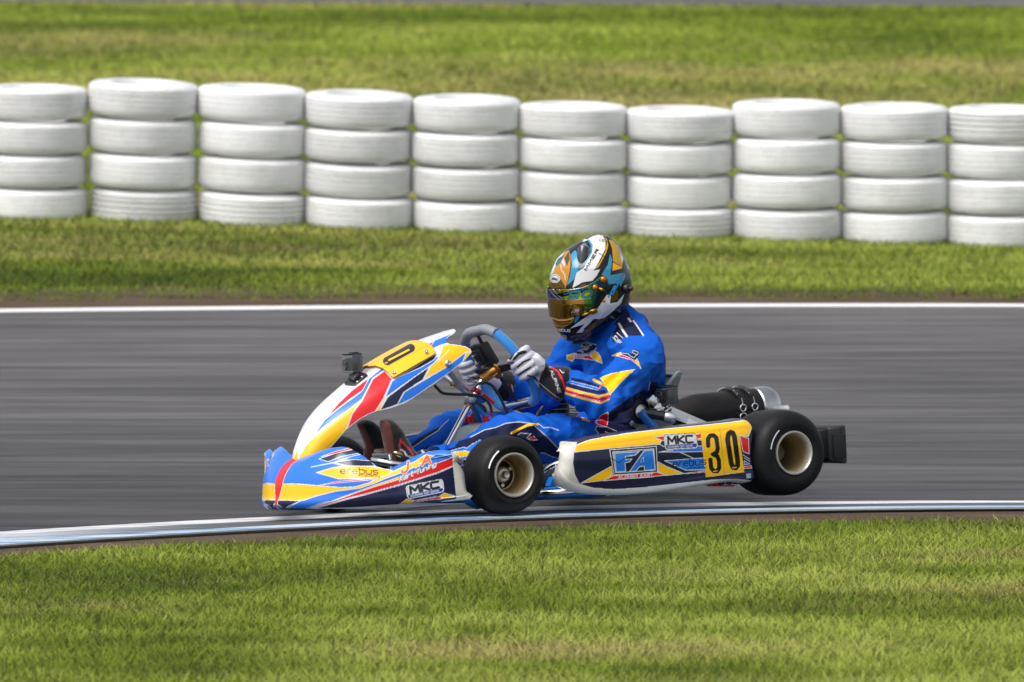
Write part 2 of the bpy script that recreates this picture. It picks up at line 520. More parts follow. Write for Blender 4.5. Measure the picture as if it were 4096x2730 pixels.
def bump(nt, p, fac, strength, dist):
    b = nt.nodes.new("ShaderNodeBump"); b.inputs['Strength'].default_value = strength; b.inputs['Distance'].default_value = dist
    nt.links.new(fac, b.inputs['Height']); nt.links.new(b.outputs[0], p.inputs['Normal'])

# soil under the grass: earth and thatch, green-brown
m_soil, nt, p = nodes_mat("soil_and_thatch")
n1 = mapped_noise(nt, (.35, 1, 1), 1.1); n2 = mapped_noise(nt, (1, 1, 1), 45)
c = mixc(nt, n2, ramp(nt, n1, [(.3, (.055, .075, .012)), (.55, (.085, .105, .018)), (.75, (.14, .115, .045))]), (.05, .06, .014))
nt.links.new(c, p.inputs['Base Color']); p.inputs['Roughness'].default_value = 1; p.inputs['Specular IOR Level'].default_value = .1
bump(nt, p, n2, .6, .02)

xs = np.r_[-500, -120, -40, -14, np.arange(-8, 8.01, .25), 14, 40, 120, 500]
rows = [row(-90, .045, xs), row(-24, .045, xs), row(-8, .045, xs)]
for yo in (-4, -2.5, -1.2, -.5, -.2):
    rows.append(row(lambda x, yo=yo: L_grass(x) + yo, .045, xs))
rows += [row(lambda x: L_grass(x), .043, xs), row(lambda x: L_face(x) + .01, .042, xs), row(lambda x: L_crest(x) + .12, -.06, xs), row(lambda x: L_edge(x) + .5, -.06, xs),
         row(9.5, -.06, xs), row(lambda x: F_line1(x) + .12, -.03, xs), row(lambda x: F_line1(x) + .22, .001, xs)]
for yy in (13.6, 14.4, 15.4, 16.4, 17.4, 19, 22, 26, 31, 37, 44, 52, 57.5, 64, 71, 78, 100, 160, 300, 700, 1500):
    rows.append(row(yy, far_z, xs))
V, Q = strip_mesh(rows)
g = link("ground", quick_mesh("ground", V, Q), m_soil)
tag(g, "earth and thatch ground under the trackside grass", "ground", kind="structure")

# bare earth verges, trodden brown
m_dirt, nt, p = nodes_mat("bare_earth")
n1 = mapped_noise(nt, (.5, 2, 1), 3.0, 7, .7); n2 = mapped_noise(nt, (1, 1, 1), 90)
c = mixc(nt, n2, ramp(nt, n1, [(.25, (.06, .04, .027)), (.5, (.16, .115, .08)), (.78, (.28, .22, .16))]), (.05, .033, .022))
nt.links.new(c, p.inputs['Base Color']); p.inputs['Roughness'].default_value = 1; p.inputs['Specular IOR Level'].default_value = .1
bump(nt, p, n2, .8, .015)
xv = np.arange(-9, 9.01, .05)
wob = lambda x, s, a: a * (np.sin(x * 5.1 + s) + .6 * np.sin(x * 13.7 + 2 * s) + .5 * np.sin(x * 31 + s))
V, Q = strip_mesh([row(lambda x: L_grass(x) - .22 + wob(x, 1, .03), .0475, xv), row(lambda x: (L_grass(x) + L_face(x)) / 2, .052, xv), row(lambda x: L_face(x) + .008, .0465, xv)])
o = link("dirt_verge", quick_mesh("dirt_verge", V, Q), m_dirt); tag(o, "narrow strip of bare brown earth behind the near kerb", "verge", kind="structure")
V, Q = strip_mesh([row(lambda x: F_line1(x) + .0, .001, xv), row(lambda x: F_line1(x) + .12, .012, xv), row(lambda x: (F_line1(x) + F_dirt(x)) / 2 + .1, .022, xv),
                   row(lambda x: F_dirt(x) + .25 + wob(x, 4, .06), lambda x, y: far_z(x, y) + .012, xv)])
o = link("dirt_verge", quick_mesh("dirt_verge", V, Q), m_dirt); tag(o, "strip of bare brown earth beyond the far white line", "verge", kind="structure")

# asphalt: grain, rubbered-in streaks along the driving line, paler and warmer towards the far side
m_asph, nt, p = nodes_mat("asphalt")
grain = mapped_noise(nt, (1, 1, 1), 260, 3, .7)
streak = mapped_noise(nt, (.22, 1.3, 1), 2.2, 8, .66)
streak2 = mapped_noise(nt, (.05, 1, 1), 7.5, 6, .7, loc=(3, 7, 0))
patch = mapped_noise(nt, (.3, .6, 1), .55, 4, .55, loc=(9, 2, 0))
c = ramp(nt, streak, [(.38, (.018, .018, .020)), (.5, (.070, .069, .074)), (.62, (.135, .133, .138))])
c = mixc(nt, .32, c, ramp(nt, streak2, [(.38, (.020, .020, .022)), (.51, (.076, .075, .080)), (.63, (.145, .143, .147))]))
c = mixc(nt, .40, c, ramp(nt, patch, [(.36, (.045, .045, .049)), (.64, (.115, .113, .117))]))
marks = mapped_noise(nt, (.10, 2.4, 1), 3.4, 5, .6, loc=(5, 3, 0))
c = mixc(nt, ramp(nt, marks, [(.57, (0, 0, 0)), (.66, (.85, .85, .85))]), c, (.030, .029, .030))
c = mixc(nt, .5, c, ramp(nt, grain, [(.3, (.25, .25, .25)), (.5, (.5, .5, .5)), (.72, (.85, .85, .85))]), 'OVERLAY')
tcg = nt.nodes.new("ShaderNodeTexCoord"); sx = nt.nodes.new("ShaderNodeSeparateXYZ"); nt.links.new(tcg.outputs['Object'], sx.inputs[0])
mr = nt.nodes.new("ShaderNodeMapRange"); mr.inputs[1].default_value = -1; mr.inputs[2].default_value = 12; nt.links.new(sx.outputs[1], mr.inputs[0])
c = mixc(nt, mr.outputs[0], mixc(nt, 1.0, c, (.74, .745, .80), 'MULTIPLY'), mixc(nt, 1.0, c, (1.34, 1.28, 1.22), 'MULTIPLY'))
nt.links.new(c, p.inputs['Base Color'])
p.inputs['Roughness'].default_value = .82; p.inputs['Specular IOR Level'].default_value = .35
bump(nt, p, grain, .5, .004)
xt = np.r_[-300, -60, -20, np.arange(-9, 9.01, .3), 20, 60, 300]
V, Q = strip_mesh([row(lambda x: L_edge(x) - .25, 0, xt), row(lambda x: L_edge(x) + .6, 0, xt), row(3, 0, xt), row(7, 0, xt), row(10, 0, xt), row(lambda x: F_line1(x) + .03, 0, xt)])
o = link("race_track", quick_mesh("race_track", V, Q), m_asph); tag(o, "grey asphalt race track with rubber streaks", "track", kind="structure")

# painted white edge lines
m_line, nt, p = nodes_mat("worn_white_paint")
wn_ = mapped_noise(nt, (.12, 3, 1), 9, 7, .7); wn2 = mapped_noise(nt, (1, 1, 1), 120, 3)
c = ramp(nt, wn_, [(.30, (.10, .10, .105)), (.42, (.5, .5, .52)), (.55, (.78, .78, .79))])
nt.links.new(mixc(nt, .2, c, wn2, 'MULTIPLY'), p.inputs['Base Color']); p.inputs['Roughness'].default_value = .55
m_line2, nt, p = nodes_mat("white_line_paint")
wn2 = mapped_noise(nt, (1, 1, 1), 30, 5)
nt.links.new(ramp(nt, wn2, [(.25, (.62, .62, .63)), (.6, (.82, .82, .83))]), p.inputs['Base Color']); p.inputs['Roughness'].default_value = .55
V, Q = strip_mesh([row(L_line, .004, xv), row(lambda x: (L_line(x) + L_edge(x)) / 2, .004, xv), row(L_edge, .004, xv)])
o = link("edge_line", quick_mesh("edge_line", V, Q), m_line); tag(o, "worn white edge line painted beside the kerb", "line", kind="structure")
V, Q = strip_mesh([row(F_line0, .004, xv), row(F_line1, .004, xv)])
o = link("edge_line", quick_mesh("edge_line", V, Q), m_line2); tag(o, "white edge line along the far side of the track", "line", kind="structure")

# raised kerb: concrete, pale blue paint on the slope, bluer along the crest, bare grey nose
m_kerb, nt, p = nodes_mat("kerb_paint")
k1 = mapped_noise(nt, (.25, 2.2, 1), 6, 8, .7); k2 = mapped_noise(nt, (1, 1, 1), 150, 4)
tcg = nt.nodes.new("ShaderNodeTexCoord"); sx = nt.nodes.new("ShaderNodeSeparateXYZ"); nt.links.new(tcg.outputs['Object'], sx.inputs[0])
wv = nt.nodes.new("ShaderNodeMath"); wv.operation = 'MULTIPLY'; wv.inputs[1].default_value = 1 / 1.9; nt.links.new(sx.outputs[0], wv.inputs[0])
fr = nt.nodes.new("ShaderNodeMath"); fr.operation = 'SINE'; 
wm = nt.nodes.new("ShaderNodeMath"); wm.operation = 'MULTIPLY_ADD'; wm.inputs[1].default_value = 1.35; wm.inputs[2].default_value = 1.2
nt.links.new(sx.outputs[0], wm.inputs[0]); nt.links.new(wm.outputs[0], fr.inputs[0])
c0 = ramp(nt, k1, [(.25, (.30, .32, .35)), (.42, (.55, .62, .72)), (.6, (.66, .74, .85))])
c1 = ramp(nt, k1, [(.3, (.03, .035, .045)), (.46, (.08, .22, .42)), (.62, (.22, .42, .66))])
mr = nt.nodes.new("ShaderNodeMapRange"); mr.inputs[1].default_value = .25; mr.inputs[2].default_value = .75; nt.links.new(fr.outputs[0], mr.inputs[0])
c = mixc(nt, mr.outputs[0], c0, c1)
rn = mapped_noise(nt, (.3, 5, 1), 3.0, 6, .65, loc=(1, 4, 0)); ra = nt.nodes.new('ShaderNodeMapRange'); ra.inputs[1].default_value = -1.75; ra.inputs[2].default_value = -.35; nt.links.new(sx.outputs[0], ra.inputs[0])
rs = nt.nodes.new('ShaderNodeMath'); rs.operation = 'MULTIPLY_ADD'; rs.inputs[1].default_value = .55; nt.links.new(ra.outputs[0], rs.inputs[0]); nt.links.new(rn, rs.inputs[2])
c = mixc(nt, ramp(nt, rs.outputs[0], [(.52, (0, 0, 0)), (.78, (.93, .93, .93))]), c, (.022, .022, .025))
nt.links.new(mixc(nt, .3, c, k2, 'MULTIPLY'), p.inputs['Base Color']); p.inputs['Roughness'].default_value = .5
bump(nt, p, k2, .3, .003)
m_conc = mat("kerb_concrete", (.20, .195, .185), .9, noise=.35, nscale=14, bump=.5)
def between(f0, f1, t): return lambda x: f0(x) * (1 - t) + f1(x) * t
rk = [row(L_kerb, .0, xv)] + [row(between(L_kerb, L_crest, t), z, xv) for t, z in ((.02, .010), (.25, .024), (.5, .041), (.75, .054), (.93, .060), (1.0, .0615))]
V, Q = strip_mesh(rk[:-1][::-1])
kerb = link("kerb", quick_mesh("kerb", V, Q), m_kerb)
tag(kerb, "raised kerb with pale blue and white paint between the track and the near grass", "kerb", kind="structure")
m_crest, nt, p = nodes_mat('kerb_crest_paint'); q1 = mapped_noise(nt, (.22, 3, 1), 5, 7, .7, loc=(2, 0, 0)); q2 = mapped_noise(nt, (1, 1, 1), 120, 3)
nt.links.new(mixc(nt, .25, ramp(nt, q1, [(.28, (.05, .06, .08)), (.40, (.10, .30, .55)), (.52, (.50, .62, .76)), (.7, (.68, .74, .82))]), q2, 'MULTIPLY'), p.inputs['Base Color']); p.inputs['Roughness'].default_value = .5
V, Q = strip_mesh([row(L_crest, .0622, xv), row(between(L_kerb, L_crest, .86), .0595, xv)])
o = link('kerb_crest', quick_mesh('kerb_crest', V, Q), m_crest, kerb)
V, Q = strip_mesh([row(lambda x: L_face(x) - .005, .02, xv), row(L_face, .049, xv), row(lambda x: L_crest(x) - .015, .0585, xv), row(L_crest, .0613, xv)])
o = link("kerb_nose", quick_mesh("kerb_nose", V, Q), m_conc, kerb)

# another asphalt road beyond the grass bank
def R_edge(x): return 60.3 - .16 * np.clip(x, -12, 12)
V, Q = strip_mesh([row(lambda x: R_edge(x), lambda x, y: far_z(x, y) + .03, xt), row(66, lambda x, y: far_z(x, y) + .035, xt), row(71, lambda x, y: far_z(x, y) + .035, xt)])
o = link("access_road", quick_mesh("access_road", V, Q), m_asph); tag(o, "distant grey asphalt road across the top of the grass bank", "road", kind="structure")

# ------------------------------------------------------------------ grass
def vnoise(x, y, seed, oct=4):
    """smooth value noise 0..1"""
    r = np.random.default_rng(seed); T = r.random((256, 256)); out = np.zeros_like(x); amp = 1; tot = 0
    for k in range(oct):
        xi, yi = np.floor(x).astype(int), np.floor(y).astype(int); fx, fy = x - xi, y - yi
        fx, fy = fx * fx * (3 - 2 * fx), fy * fy * (3 - 2 * fy)
        g = lambda a, b: T[(a + 37 * k) % 256, (b + 91 * k) % 256]
        out += amp * ((g(xi, yi) * (1 - fx) + g(xi + 1, yi) * fx) * (1 - fy) + (g(xi, yi + 1) * (1 - fx) + g(xi + 1, yi + 1) * fx) * fy)
        tot += amp; amp *= .55; x = x * 2.03; y = y * 2.03
    return out / tot

m_grass, nt, p = nodes_mat("grass_blades")
a = nt.nodes.new("ShaderNodeAttribute"); a.attribute_name = "print"
nt.links.new(a.outputs['Color'], p.inputs['Base Color']); p.inputs['Roughness'].default_value = .6; p.inputs['Specular IOR Level'].default_value = .25
tr = nt.nodes.new("ShaderNodeBsdfTranslucent"); nt.links.new(a.outputs['Color'], tr.inputs['Color'])
gm = nt.nodes.new('ShaderNodeNewGeometry'); nm = nt.nodes.new('ShaderNodeMix'); nm.data_type = 'VECTOR'; nm.inputs[0].default_value = .72; nm.inputs[5].default_value = (0, -.12, 1)
nt.links.new(gm.outputs['Normal'], nm.inputs[4]); nrmz = nt.nodes.new('ShaderNodeVectorMath'); nrmz.operation = 'NORMALIZE'; nt.links.new(nm.outputs[1], nrmz.inputs[0]); nt.links.new(nrmz.outputs[0], p.inputs['Normal'])
ms = nt.nodes.new("ShaderNodeMixShader"); ms.inputs[0].default_value = .22
nt.links.new(p.outputs[0], ms.inputs[1]); nt.links.new(tr.outputs[0], ms.inputs[2])
nt.links.new(ms.outputs[0], nt.nodes['Material Output'].inputs['Surface'])

def grass(name, x, y, z, h, w, label, dry, seed, sx_=.55, sy_=1.7, bright=1.0, contrast=3.0):
    n = len(x); r = np.random.default_rng(seed)
    ang = r.uniform(0, 2 * np.pi, n); lean = r.normal(0, .75, (n, 2))
    pat = vnoise(x * sx_ + 40, y * sy_ + 40, seed + 1); pat2 = vnoise(x * sx_ * 3.1 + 90, y * sy_ * 2.4 + 10, seed + 2, 3)
    dryn = vnoise(x * sx_ * .8 + 10, y * sy_ * .9 + 70, seed + 3)
    hh = h * r.uniform(.55, 1.25, n) * (.7 + .7 * pat); ww = w * r.uniform(.7, 1.3, n)
    base = np.stack([x, y, z - .004], 1)
    side = np.stack([np.cos(ang), np.sin(ang), np.zeros(n)], 1) * ww[:, None] * .5
    tip = base + np.stack([lean[:, 0] * hh, lean[:, 1] * hh, hh], 1)
    mid = base * .5 + tip * .5 + np.stack([np.zeros(n), np.zeros(n), hh * .12], 1)
    V = np.stack([base - side, base + side, mid + side * .75, mid - side * .75, tip], 1).reshape(-1, 3)
    k = np.arange(n) * 5
    Q = np.concatenate([np.stack([k, k + 1, k + 2], 1), np.stack([k, k + 2, k + 3], 1), np.stack([k + 3, k + 2, k + 4], 1)])
    me = quick_mesh(name, V, Q)
    lo, mid_c, hi, straw = np.array([.075, .120, .008]), np.array([.185, .250, .018]), np.array([.36, .42, .070]), np.array([.50, .38, .17])
    t = np.clip((pat * .55 + pat2 * .45 - .5) * contrast + .5 + r.normal(0, .09, n), 0, 1)[:, None]
    col = np.where(t < .5, lo + (mid_c - lo) * t * 2, mid_c + (hi - mid_c) * (t - .5) * 2)
    d = np.clip((dryn - .5 + dry) * 3 + r.normal(0, .25, n), 0, 1)[:, None] * .8
    col = (col * (1 - d) + straw * d) * bright
    set_print(me, np.repeat(col, 5, 0))
    o = link(name, me, m_grass, smooth=False)
    tag(o, label, "grass", kind="stuff")
    return o

def scatter(n, x0, x1, y0, y1, seed):
    r = np.random.default_rng(seed); return r.uniform(x0, x1, n), r.uniform(y0, y1, n)
x, y = scatter(330000, -3.3, 3.3, -6.4, 0.2, 3)
k = y < L_grass(x) - .20 + wob(x, 2, .02) - np.abs(RNG.normal(0, .05, len(x)))
x, y = x[k], y[k]
grass("grass", x, y, np.full_like(x, .045), .030, .0045, "short green and straw-coloured grass in front of the kerb", -.11, 21, .75, 2.0, 1.0, 2.9)
x, y = scatter(165000, -7.5, 7.5, 12.4, 17.6, 4)
k = (y > F_dirt(x) - .58 + wob(x, 4, .05) + np.abs(RNG.normal(0, .1, len(x))))
x, y = x[k], y[k]
grass("grass", x, y, far_z(x, y), .040, .009, "green grass strip between the far white line and the tyre barrier", -.10, 33, .30, 1.5)
u = np.random.default_rng(8).random(420000); y = 17.0 + 45.5 * u ** 1.15
x = np.random.default_rng(9).uniform(-1, 1, len(y)) * (6.5 + (y - 17) * .13)
k = y < R_edge(x); x, y = x[k], y[k]
grass("grass", x, y, far_z(x, y), .050, .022, "pale green grass bank rising behind the tyre barrier", -.03, 47, .25, .16, 1.22, 1.7)
x = np.random.default_rng(12).uniform(-9, 9, 30000); y = np.random.default_rng(13).uniform(71.1, 82, 30000)
grass("grass", x, y, far_z(x, y), .06, .03, "grass beyond the distant road", -.07, 53, .2, .5, 1.0)

# ------------------------------------------------------------------ tyre barrier: four painted car tyres to a stack
m_wtyre, nt, p = nodes_mat("white_painted_rubber")
t1 = mapped_noise(nt, (1, 1, 1.5), 5, 6, .6); t2 = mapped_noise(nt, (1, 1, 6), 22, 6, .7)
oi = nt.nodes.new("ShaderNodeObjectInfo")
c = ramp(nt, t1, [(.25, (.68, .68, .67)), (.55, (.80, .805, .805)), (.8, (.85, .85, .855))])
c = mixc(nt, ramp(nt, t2, [(.56, (0, 0, 0)), (.74, (.7, .7, .7))]), c, (.26, .25, .23))
mr = nt.nodes.new("ShaderNodeMapRange"); mr.inputs[3].default_value = .88; mr.inputs[4].default_value = 1.05; nt.links.new(oi.outputs['Random'], mr.inputs[0])
cmb = nt.nodes.new("ShaderNodeCombineColor")
for s in range(3): nt.links.new(mr.outputs[0], cmb.inputs[s])
nt.links.new(mixc(nt, 1.0, c, cmb.outputs[0], 'MULTIPLY'), p.inputs['Base Color']); p.inputs['Roughness'].default_value = .48
bump(nt, p, t2, .35, .004)
TR, TW = .2985, .185
def tyre_profile(gro):
    h = TW / 2
    pr = [(.172, -h + .018), (.180, -h + .004), (.215, -h + .000), (.245, -h + .004), (.276, -h + .009), (.290, -h + .020)]
    z = -h + .036
    ribs = np.linspace(-h + .034, h - .034, 5)
    for q in range(5):
        a = ribs[q]
        bul = lambda zz: TR - .003 * (zz / h) ** 2
        if 0 < q < 5 and gro > 0:
            pr += [(bul(a - .004), a - .004), (bul(a) - gro, a - .0025), (bul(a) - gro, a + .0025), (bul(a + .004), a + .004)]
        else:
            pr += [(bul(a), a)]
    pr += [(.290, h - .020), (.276, h - .009), (.245, h - .004), (.215, h), (.180, h - .004), (.172, h - .018), (.165, h - .03), (.21, h - .04), (.255, h - .05), (.262, 0), (.255, -h + .05), (.21, -h + .04), (.165, -h + .03)]
    return pr
tyre_meshes = []
for gro in (.005, .014, .003):
    mb = MB(); mb.lathe(tyre_profile(gro), (0, 0, 0), (0, 0, 1), 56, close=True)
    t = mb.build("barrier_tyre", m_wtyre, None, True, 35)
    tyre_meshes.append(t.data); bpy.data.objects.remove(t)
LV_G = {(4, 0): "bottom tyre with deep dark tread grooves in a white barrier stack", (9, 0): "bottom tyre with deep dark tread grooves in a white barrier stack", (5, 0): "bottom tyre with deep dark tread grooves in a white barrier stack", (12, 3): "top tyre with dark grooves round its tread in a white barrier stack"}
LV = ("bottom tyre, resting on the grass, of a four-high white painted barrier stack", "second tyre up in a four-high white painted barrier stack",
      "third tyre up in a four-high white painted barrier stack", "top tyre of a four-high white painted barrier stack")
cx = [-680, -428, -178, 72, 325, 577, 822, 1070, 1317, 1562, 1810, 2057, 2303, 2550, 2798, 3046]
hts = [310, 303, 305, 300, 317, 314, 306, 304, 296, 292, 315, 314, 317, 310, 306, 312]
base_px = [490, 495, 500, 505, 512, 519, 524, 532, 541, 549, 555, 559, 567, 572, 580, 587]
for si, (c_, b_) in enumerate(zip(cx, base_px)):
    W = un_y(c_ * 1.7408, b_ * 1.7408 - 8, 16.72)
    W[2] -= .0
    x0 = W[0]; rr = random.Random((si - 2) * 7 + 1)
    y0 = 16.9 + rr.uniform(-.03, .03)
    zb = float(far_z(x0, y0 - .1)) - .012
    lx, ly = rr.uniform(-.012, .012) - (.028 if si < 9 else .004), rr.uniform(.038, .06)
    px_, py_, pz_ = x0, y0, zb
    for lv in range(4):
        me = tyre_meshes[1 if (si, lv) in ((4, 0), (9, 0), (5, 0), (12, 3)) else (0 if rr.random() < .7 else 2)]
        o = bpy.data.objects.new("barrier_tyre", me); COL.objects.link(o)
        tx, ty = ly + rr.uniform(-.012, .012), -lx * -1 + rr.uniform(-.008, .008)
        s = rr.uniform(.985, 1.015)
        o.location = (px_ + rr.uniform(-.005, .005), py_ + rr.uniform(-.012, .012), pz_ + TW * hts[si] / 309 / 2 + .012)
        o.rotation_euler = (tx, -ty, rr.uniform(0, 6.28)); o.rotation_mode = 'XYZ'
        M = Matrix.Rotation(tx, 4, 'X') @ Matrix.Rotation(-ty, 4, 'Y') @ Matrix.Rotation(rr.uniform(0, 6.28), 4, 'Z')
        o.rotation_euler = M.to_euler()
        o.scale = (s, s, hts[si] / 309)
        tag(o, LV_G.get((si, lv), LV[lv]), "tyre", "white tyres of the barrier, " + ("bottom", "second", "third", "top")[lv] + " row")
        pz_ += TW * hts[si] / 309 + .004
# ================================================================== the kart
m_print = mat_attr("printed_plastic", .30, coat=.4, grime=.34, spec=.4)
m_raw = mat("raw_white_plastic", tuple(lin((205, 203, 196))), .45, noise=.18, nscale=12)
m_blue = mat("blue_powder_coat", tuple(lin((14, 104, 190))), .32, coat=.4, noise=.12, nscale=30)
m_chrome = mat("bright_steel", (.72, .72, .73), .18, 1.0, noise=.2, nscale=20)
m_alu = mat("brushed_aluminium", (.62, .62, .63), .36, 1.0, noise=.25, nscale=40)
m_black = mat("black_plastic", (.007, .007, .009), .42, noise=.3, nscale=30)
m_rubber = mat("slick_rubber", (.0065, .0065, .0075), .52, noise=.45, nscale=24, bump=.25, spec=.22)
m_rim = mat("magnesium_rim", tuple(lin((178, 175, 168))), .42, .6, noise=.25, nscale=25)
m_rim_in = mat("bronze_rim_inside", tuple(lin((176, 152, 110))), .34, .6, noise=.3, nscale=14)
m_brass = mat("brass", tuple(lin((184, 132, 66))), .32, .9, noise=.2, nscale=30)
m_red = mat("red_anodised", tuple(lin((190, 16, 26))), .35, .2)
m_seat = mat("grey_fibreglass", tuple(lin((128, 136, 134))), .42, coat=.2, noise=.22, nscale=26)
m_cable = mat("black_cable", (.022, .02, .018), .5)
m_white = mat("white_plastic", tuple(lin((222, 222, 224))), .35)

kart = empty("go_kart")
kart.matrix_world = Matrix([[*KR[0], KT[0]], [*KR[1], KT[1]], [*KR[2], KT[2]], [0, 0, 0, 1]])
tag(kart, "blue, yellow and red racing kart number 30 with its rear wheel lifted", "go-kart")

def pk(crop, x, y, lat):                   # a point read in an enlargement, at lateral position lat in the kart frame
    (X, Y), = C(crop, (x, y))
    return unk(X, Y, lat)

def wide(crop, pts): return C(crop, *pts)

# ------------------------------------------------------------------ nose (front spoiler)
def mkc_badge(c0, c1, c2, c3):
    """the white MKC badge: corners top-left, top-right, bottom-right, bottom-left in photo pixels"""
    c0, c1, c2, c3 = (np.array(c, float) for c in (c0, c1, c2, c3))
    def q(u, v): return tuple((c0 * (1 - u) + c1 * u) * (1 - v) + (c3 * (1 - u) + c2 * u) * v)
    def rr(u0, v0, u1, v1, r, asp):
        out = []
        for cu, cv, a0 in ((u1 - r, v0 + r * asp, -90), (u1 - r, v1 - r * asp, 0), (u0 + r, v1 - r * asp, 90), (u0 + r, v0 + r * asp, 180)):
            for k in range(5):
                a = math.radians(a0 + 22.5 * k); out.append(q(cu + r * math.cos(a), cv + r * asp * math.sin(a)))
        return out
    asp = np.linalg.norm(c1 - c0) / np.linalg.norm(c3 - c0)
    L = [('poly', rr(-.012, -.03, 1.012, 1.03, .09, asp), 'navy'), ('poly', rr(0, 0, 1, 1, .085, asp), 'white'), ('poly', rr(.025, .06, .975, .94, .07, asp), 'grey'), ('poly', rr(.032, .075, .968, .925, .066, asp), 'white'),
         ('poly', [q(.035, .68), q(.965, .68), q(.965, .86), q(.93, .92), q(.07, .92), q(.035, .86)], 'royal')]
    ey = (np.array(q(.1, .12)) - np.array(q(.1, .58)))
    wd = np.linalg.norm(c1 - c0)
    ex = (np.array(q(.285, .6)) - np.array(q(.09, .6)))
    L += letters("MKC", q(.115, .60), ex, ey, 'grey', wd * .036, gap=1.30)
    L += letters("MKC", q(.115, .60), ex, ey, 'black', wd * .028, gap=1.30)
    e2 = (np.array(q(.105, .6)) - np.array(q(.08, .6)))
    L += letters("MELBOURNE KART CENTRE", q(.09, .86), e2, (np.array(q(.1, .74)) - np.array(q(.1, .85))), 'lgrey', wd * .006, gap=1.5)
    return L

def P2(*a): return C(2, *a)
red_lo = [(600, 884), (800, 834), (1000, 774), (1200, 724), (1550, 628), (1960, 498), (2128, 425)]
red_hi = [(2126, 338), (1960, 400), (1550, 575), (1300, 650), (1100, 715), (900, 788), (700, 850)]
nose_layers = [
    ('poly', P2((120, 640), (160, 500), (300, 430), (200, 620), (150, 800)), 'white'),
    ('poly', P2((210, 770), (225, 690), (250, 632), (350, 618), (500, 618), (700, 636), (950, 655), (1100, 648), (1250, 606), (1330, 560), (1480, 495), (1600, 440), (1720, 385), (1830, 318), (1930, 322), (1800, 400), (1640, 480), (1420, 560), (1300, 612), (1150, 662), (900, 694), (700, 742), (560, 792), (400, 792), (260, 786)), 'yellow', 1.6),
    ('poly', P2((255, 792), (400, 790), (525, 797), (400, 850), (362, 886), (300, 838)), 'navy', 1.2),
    ('line', P2((380, 880), (520, 800), (700, 745), (900, 696), (1150, 664)), 'white', 1.3),
    ('poly', P2((850, 798), (1050, 724), (1300, 632), (1550, 548), (1750, 476), (1750, 492), (1550, 572), (1300, 652), (1050, 744)), 'yellow', 1.0),
    ('poly', P2(*(red_lo + red_hi)), 'red', 1.3),
    ('poly', P2((590, 875), (760, 812), (830, 800), (700, 842)), 'navy', .8),
    ('poly', P2(*([(640, 884)] + [(a, b + 10) for a, b in red_lo[1:]] + [(2140, 560), (2165, 772), (1900, 812), (1540, 852), (1100, 864), (700, 876)])), 'navy', 1.4),
    ('poly', P2((205, 850), (340, 868), (600, 876), (700, 880), (600, 896), (200, 880)), 'navy'),
    ('poly', P2((695, 500), (860, 450), (1000, 428), (1290, 436), (1490, 478), (1440, 532), (1300, 562), (930, 566)), 'yellow', 1.6),
    ('poly', P2((720, 632), (900, 594), (1330, 556), (1330, 570), (900, 610)), 'red', 1.0),
    ('poly', P2((880, 396), (1000, 372), (1100, 364), (1260, 378), (1310, 432), (1030, 430)), 'navy', 1.1),
    ('poly', P2((720, 358), (900, 296), (1120, 248), (1170, 290), (950, 332), (820, 386)), 'navy', 1.1),
    ('poly', P2((740, 334), (900, 276), (1060, 238), (1100, 246), (800, 324)), 'red', .9),
    ('line', P2((640, 442), (900, 388), (1060, 330), (1200, 300)), 'white', 1.3), ('line', P2((640, 442), (860, 402), (1010, 432)), 'white', 1.0),
    ('line', P2((900, 455), (1000, 430), (1290, 436)), 'white', 1.0),
    ('line', P2((1925, 345), (2115, 305)), 'white', 1.2), ('line', P2((1900, 362), (2118, 318)), 'navy', 1.6),
    # raw moulded edge at the end and along the bottom
    ('poly', P2((2104, 290), (2600, 200), (2600, 560), (2600, 950), (1900, 960), (1500, 950), (1000, 950), (560, 930), (560, 892), (1100, 872), (1540, 860), (1900, 818), (2158, 775), (2136, 560), (2122, 430), (2118, 330)), 'raw'),
]
nose_layers += letters("erebus", P2((945, 508))[0], (20.5, .5), (0, -24), 'black', 2.0, gap=1.33)
nose_layers += letters("academy", P2((1130, 537))[0], (9.2, .4), (0, -9.5), 'black', 1.0, gap=1.36)
nose_layers += mkc_badge(*P2((1622, 640), (2018, 562), (2034, 702), (1648, 782)))
nose_layers += [('poly', P2((1540, 846), (1640, 775), (1720, 790), (1660, 826)), 'yellow', .9), ('poly', P2((1670, 818), (1730, 790), (1985, 748), (2010, 768), (1760, 806)), 'red', .9), ('poly', P2((1975, 752), (2030, 712), (2150, 745), (2020, 766)), 'yellow', .9)]
nose_layers += letters("ALONSO KART", P2((1745, 800))[0], (5.0, -1.05), (0, -5), 'white', .8, gap=1.5)
# J & A kart tuning
ja_o = tuple(lin((236, 96, 22)))
nose_layers += letters("J", P2((1585, 505))[0], (24, -7), (3, -38), 'white', 6.5) + letters("A", P2((1800, 425))[0], (34, -9), (3, -34), 'white', 6.5)
nose_layers += letters("J", P2((1585, 505))[0], (24, -7), (3, -38), ja_o, 4.6) + letters("A", P2((1800, 425))[0], (34, -9), (3, -34), ja_o, 4.6)
nose_layers += letters("&", P2((1715, 450))[0], (18, -5), (2, -22), 'yellow', 3.0, halo='white', hw=1.5)
nose_layers += letters("Kart", P2((1566, 592))[0], (11.5, -5.0), (3, -21), 'white', 2.4, gap=1.35, halo='black', hw=1.4)
nose_layers += letters("Tuning", P2((1740, 520))[0], (11.0, -5.0), (3, -18), 'white', 2.2, gap=1.35, halo='black', hw=1.4)

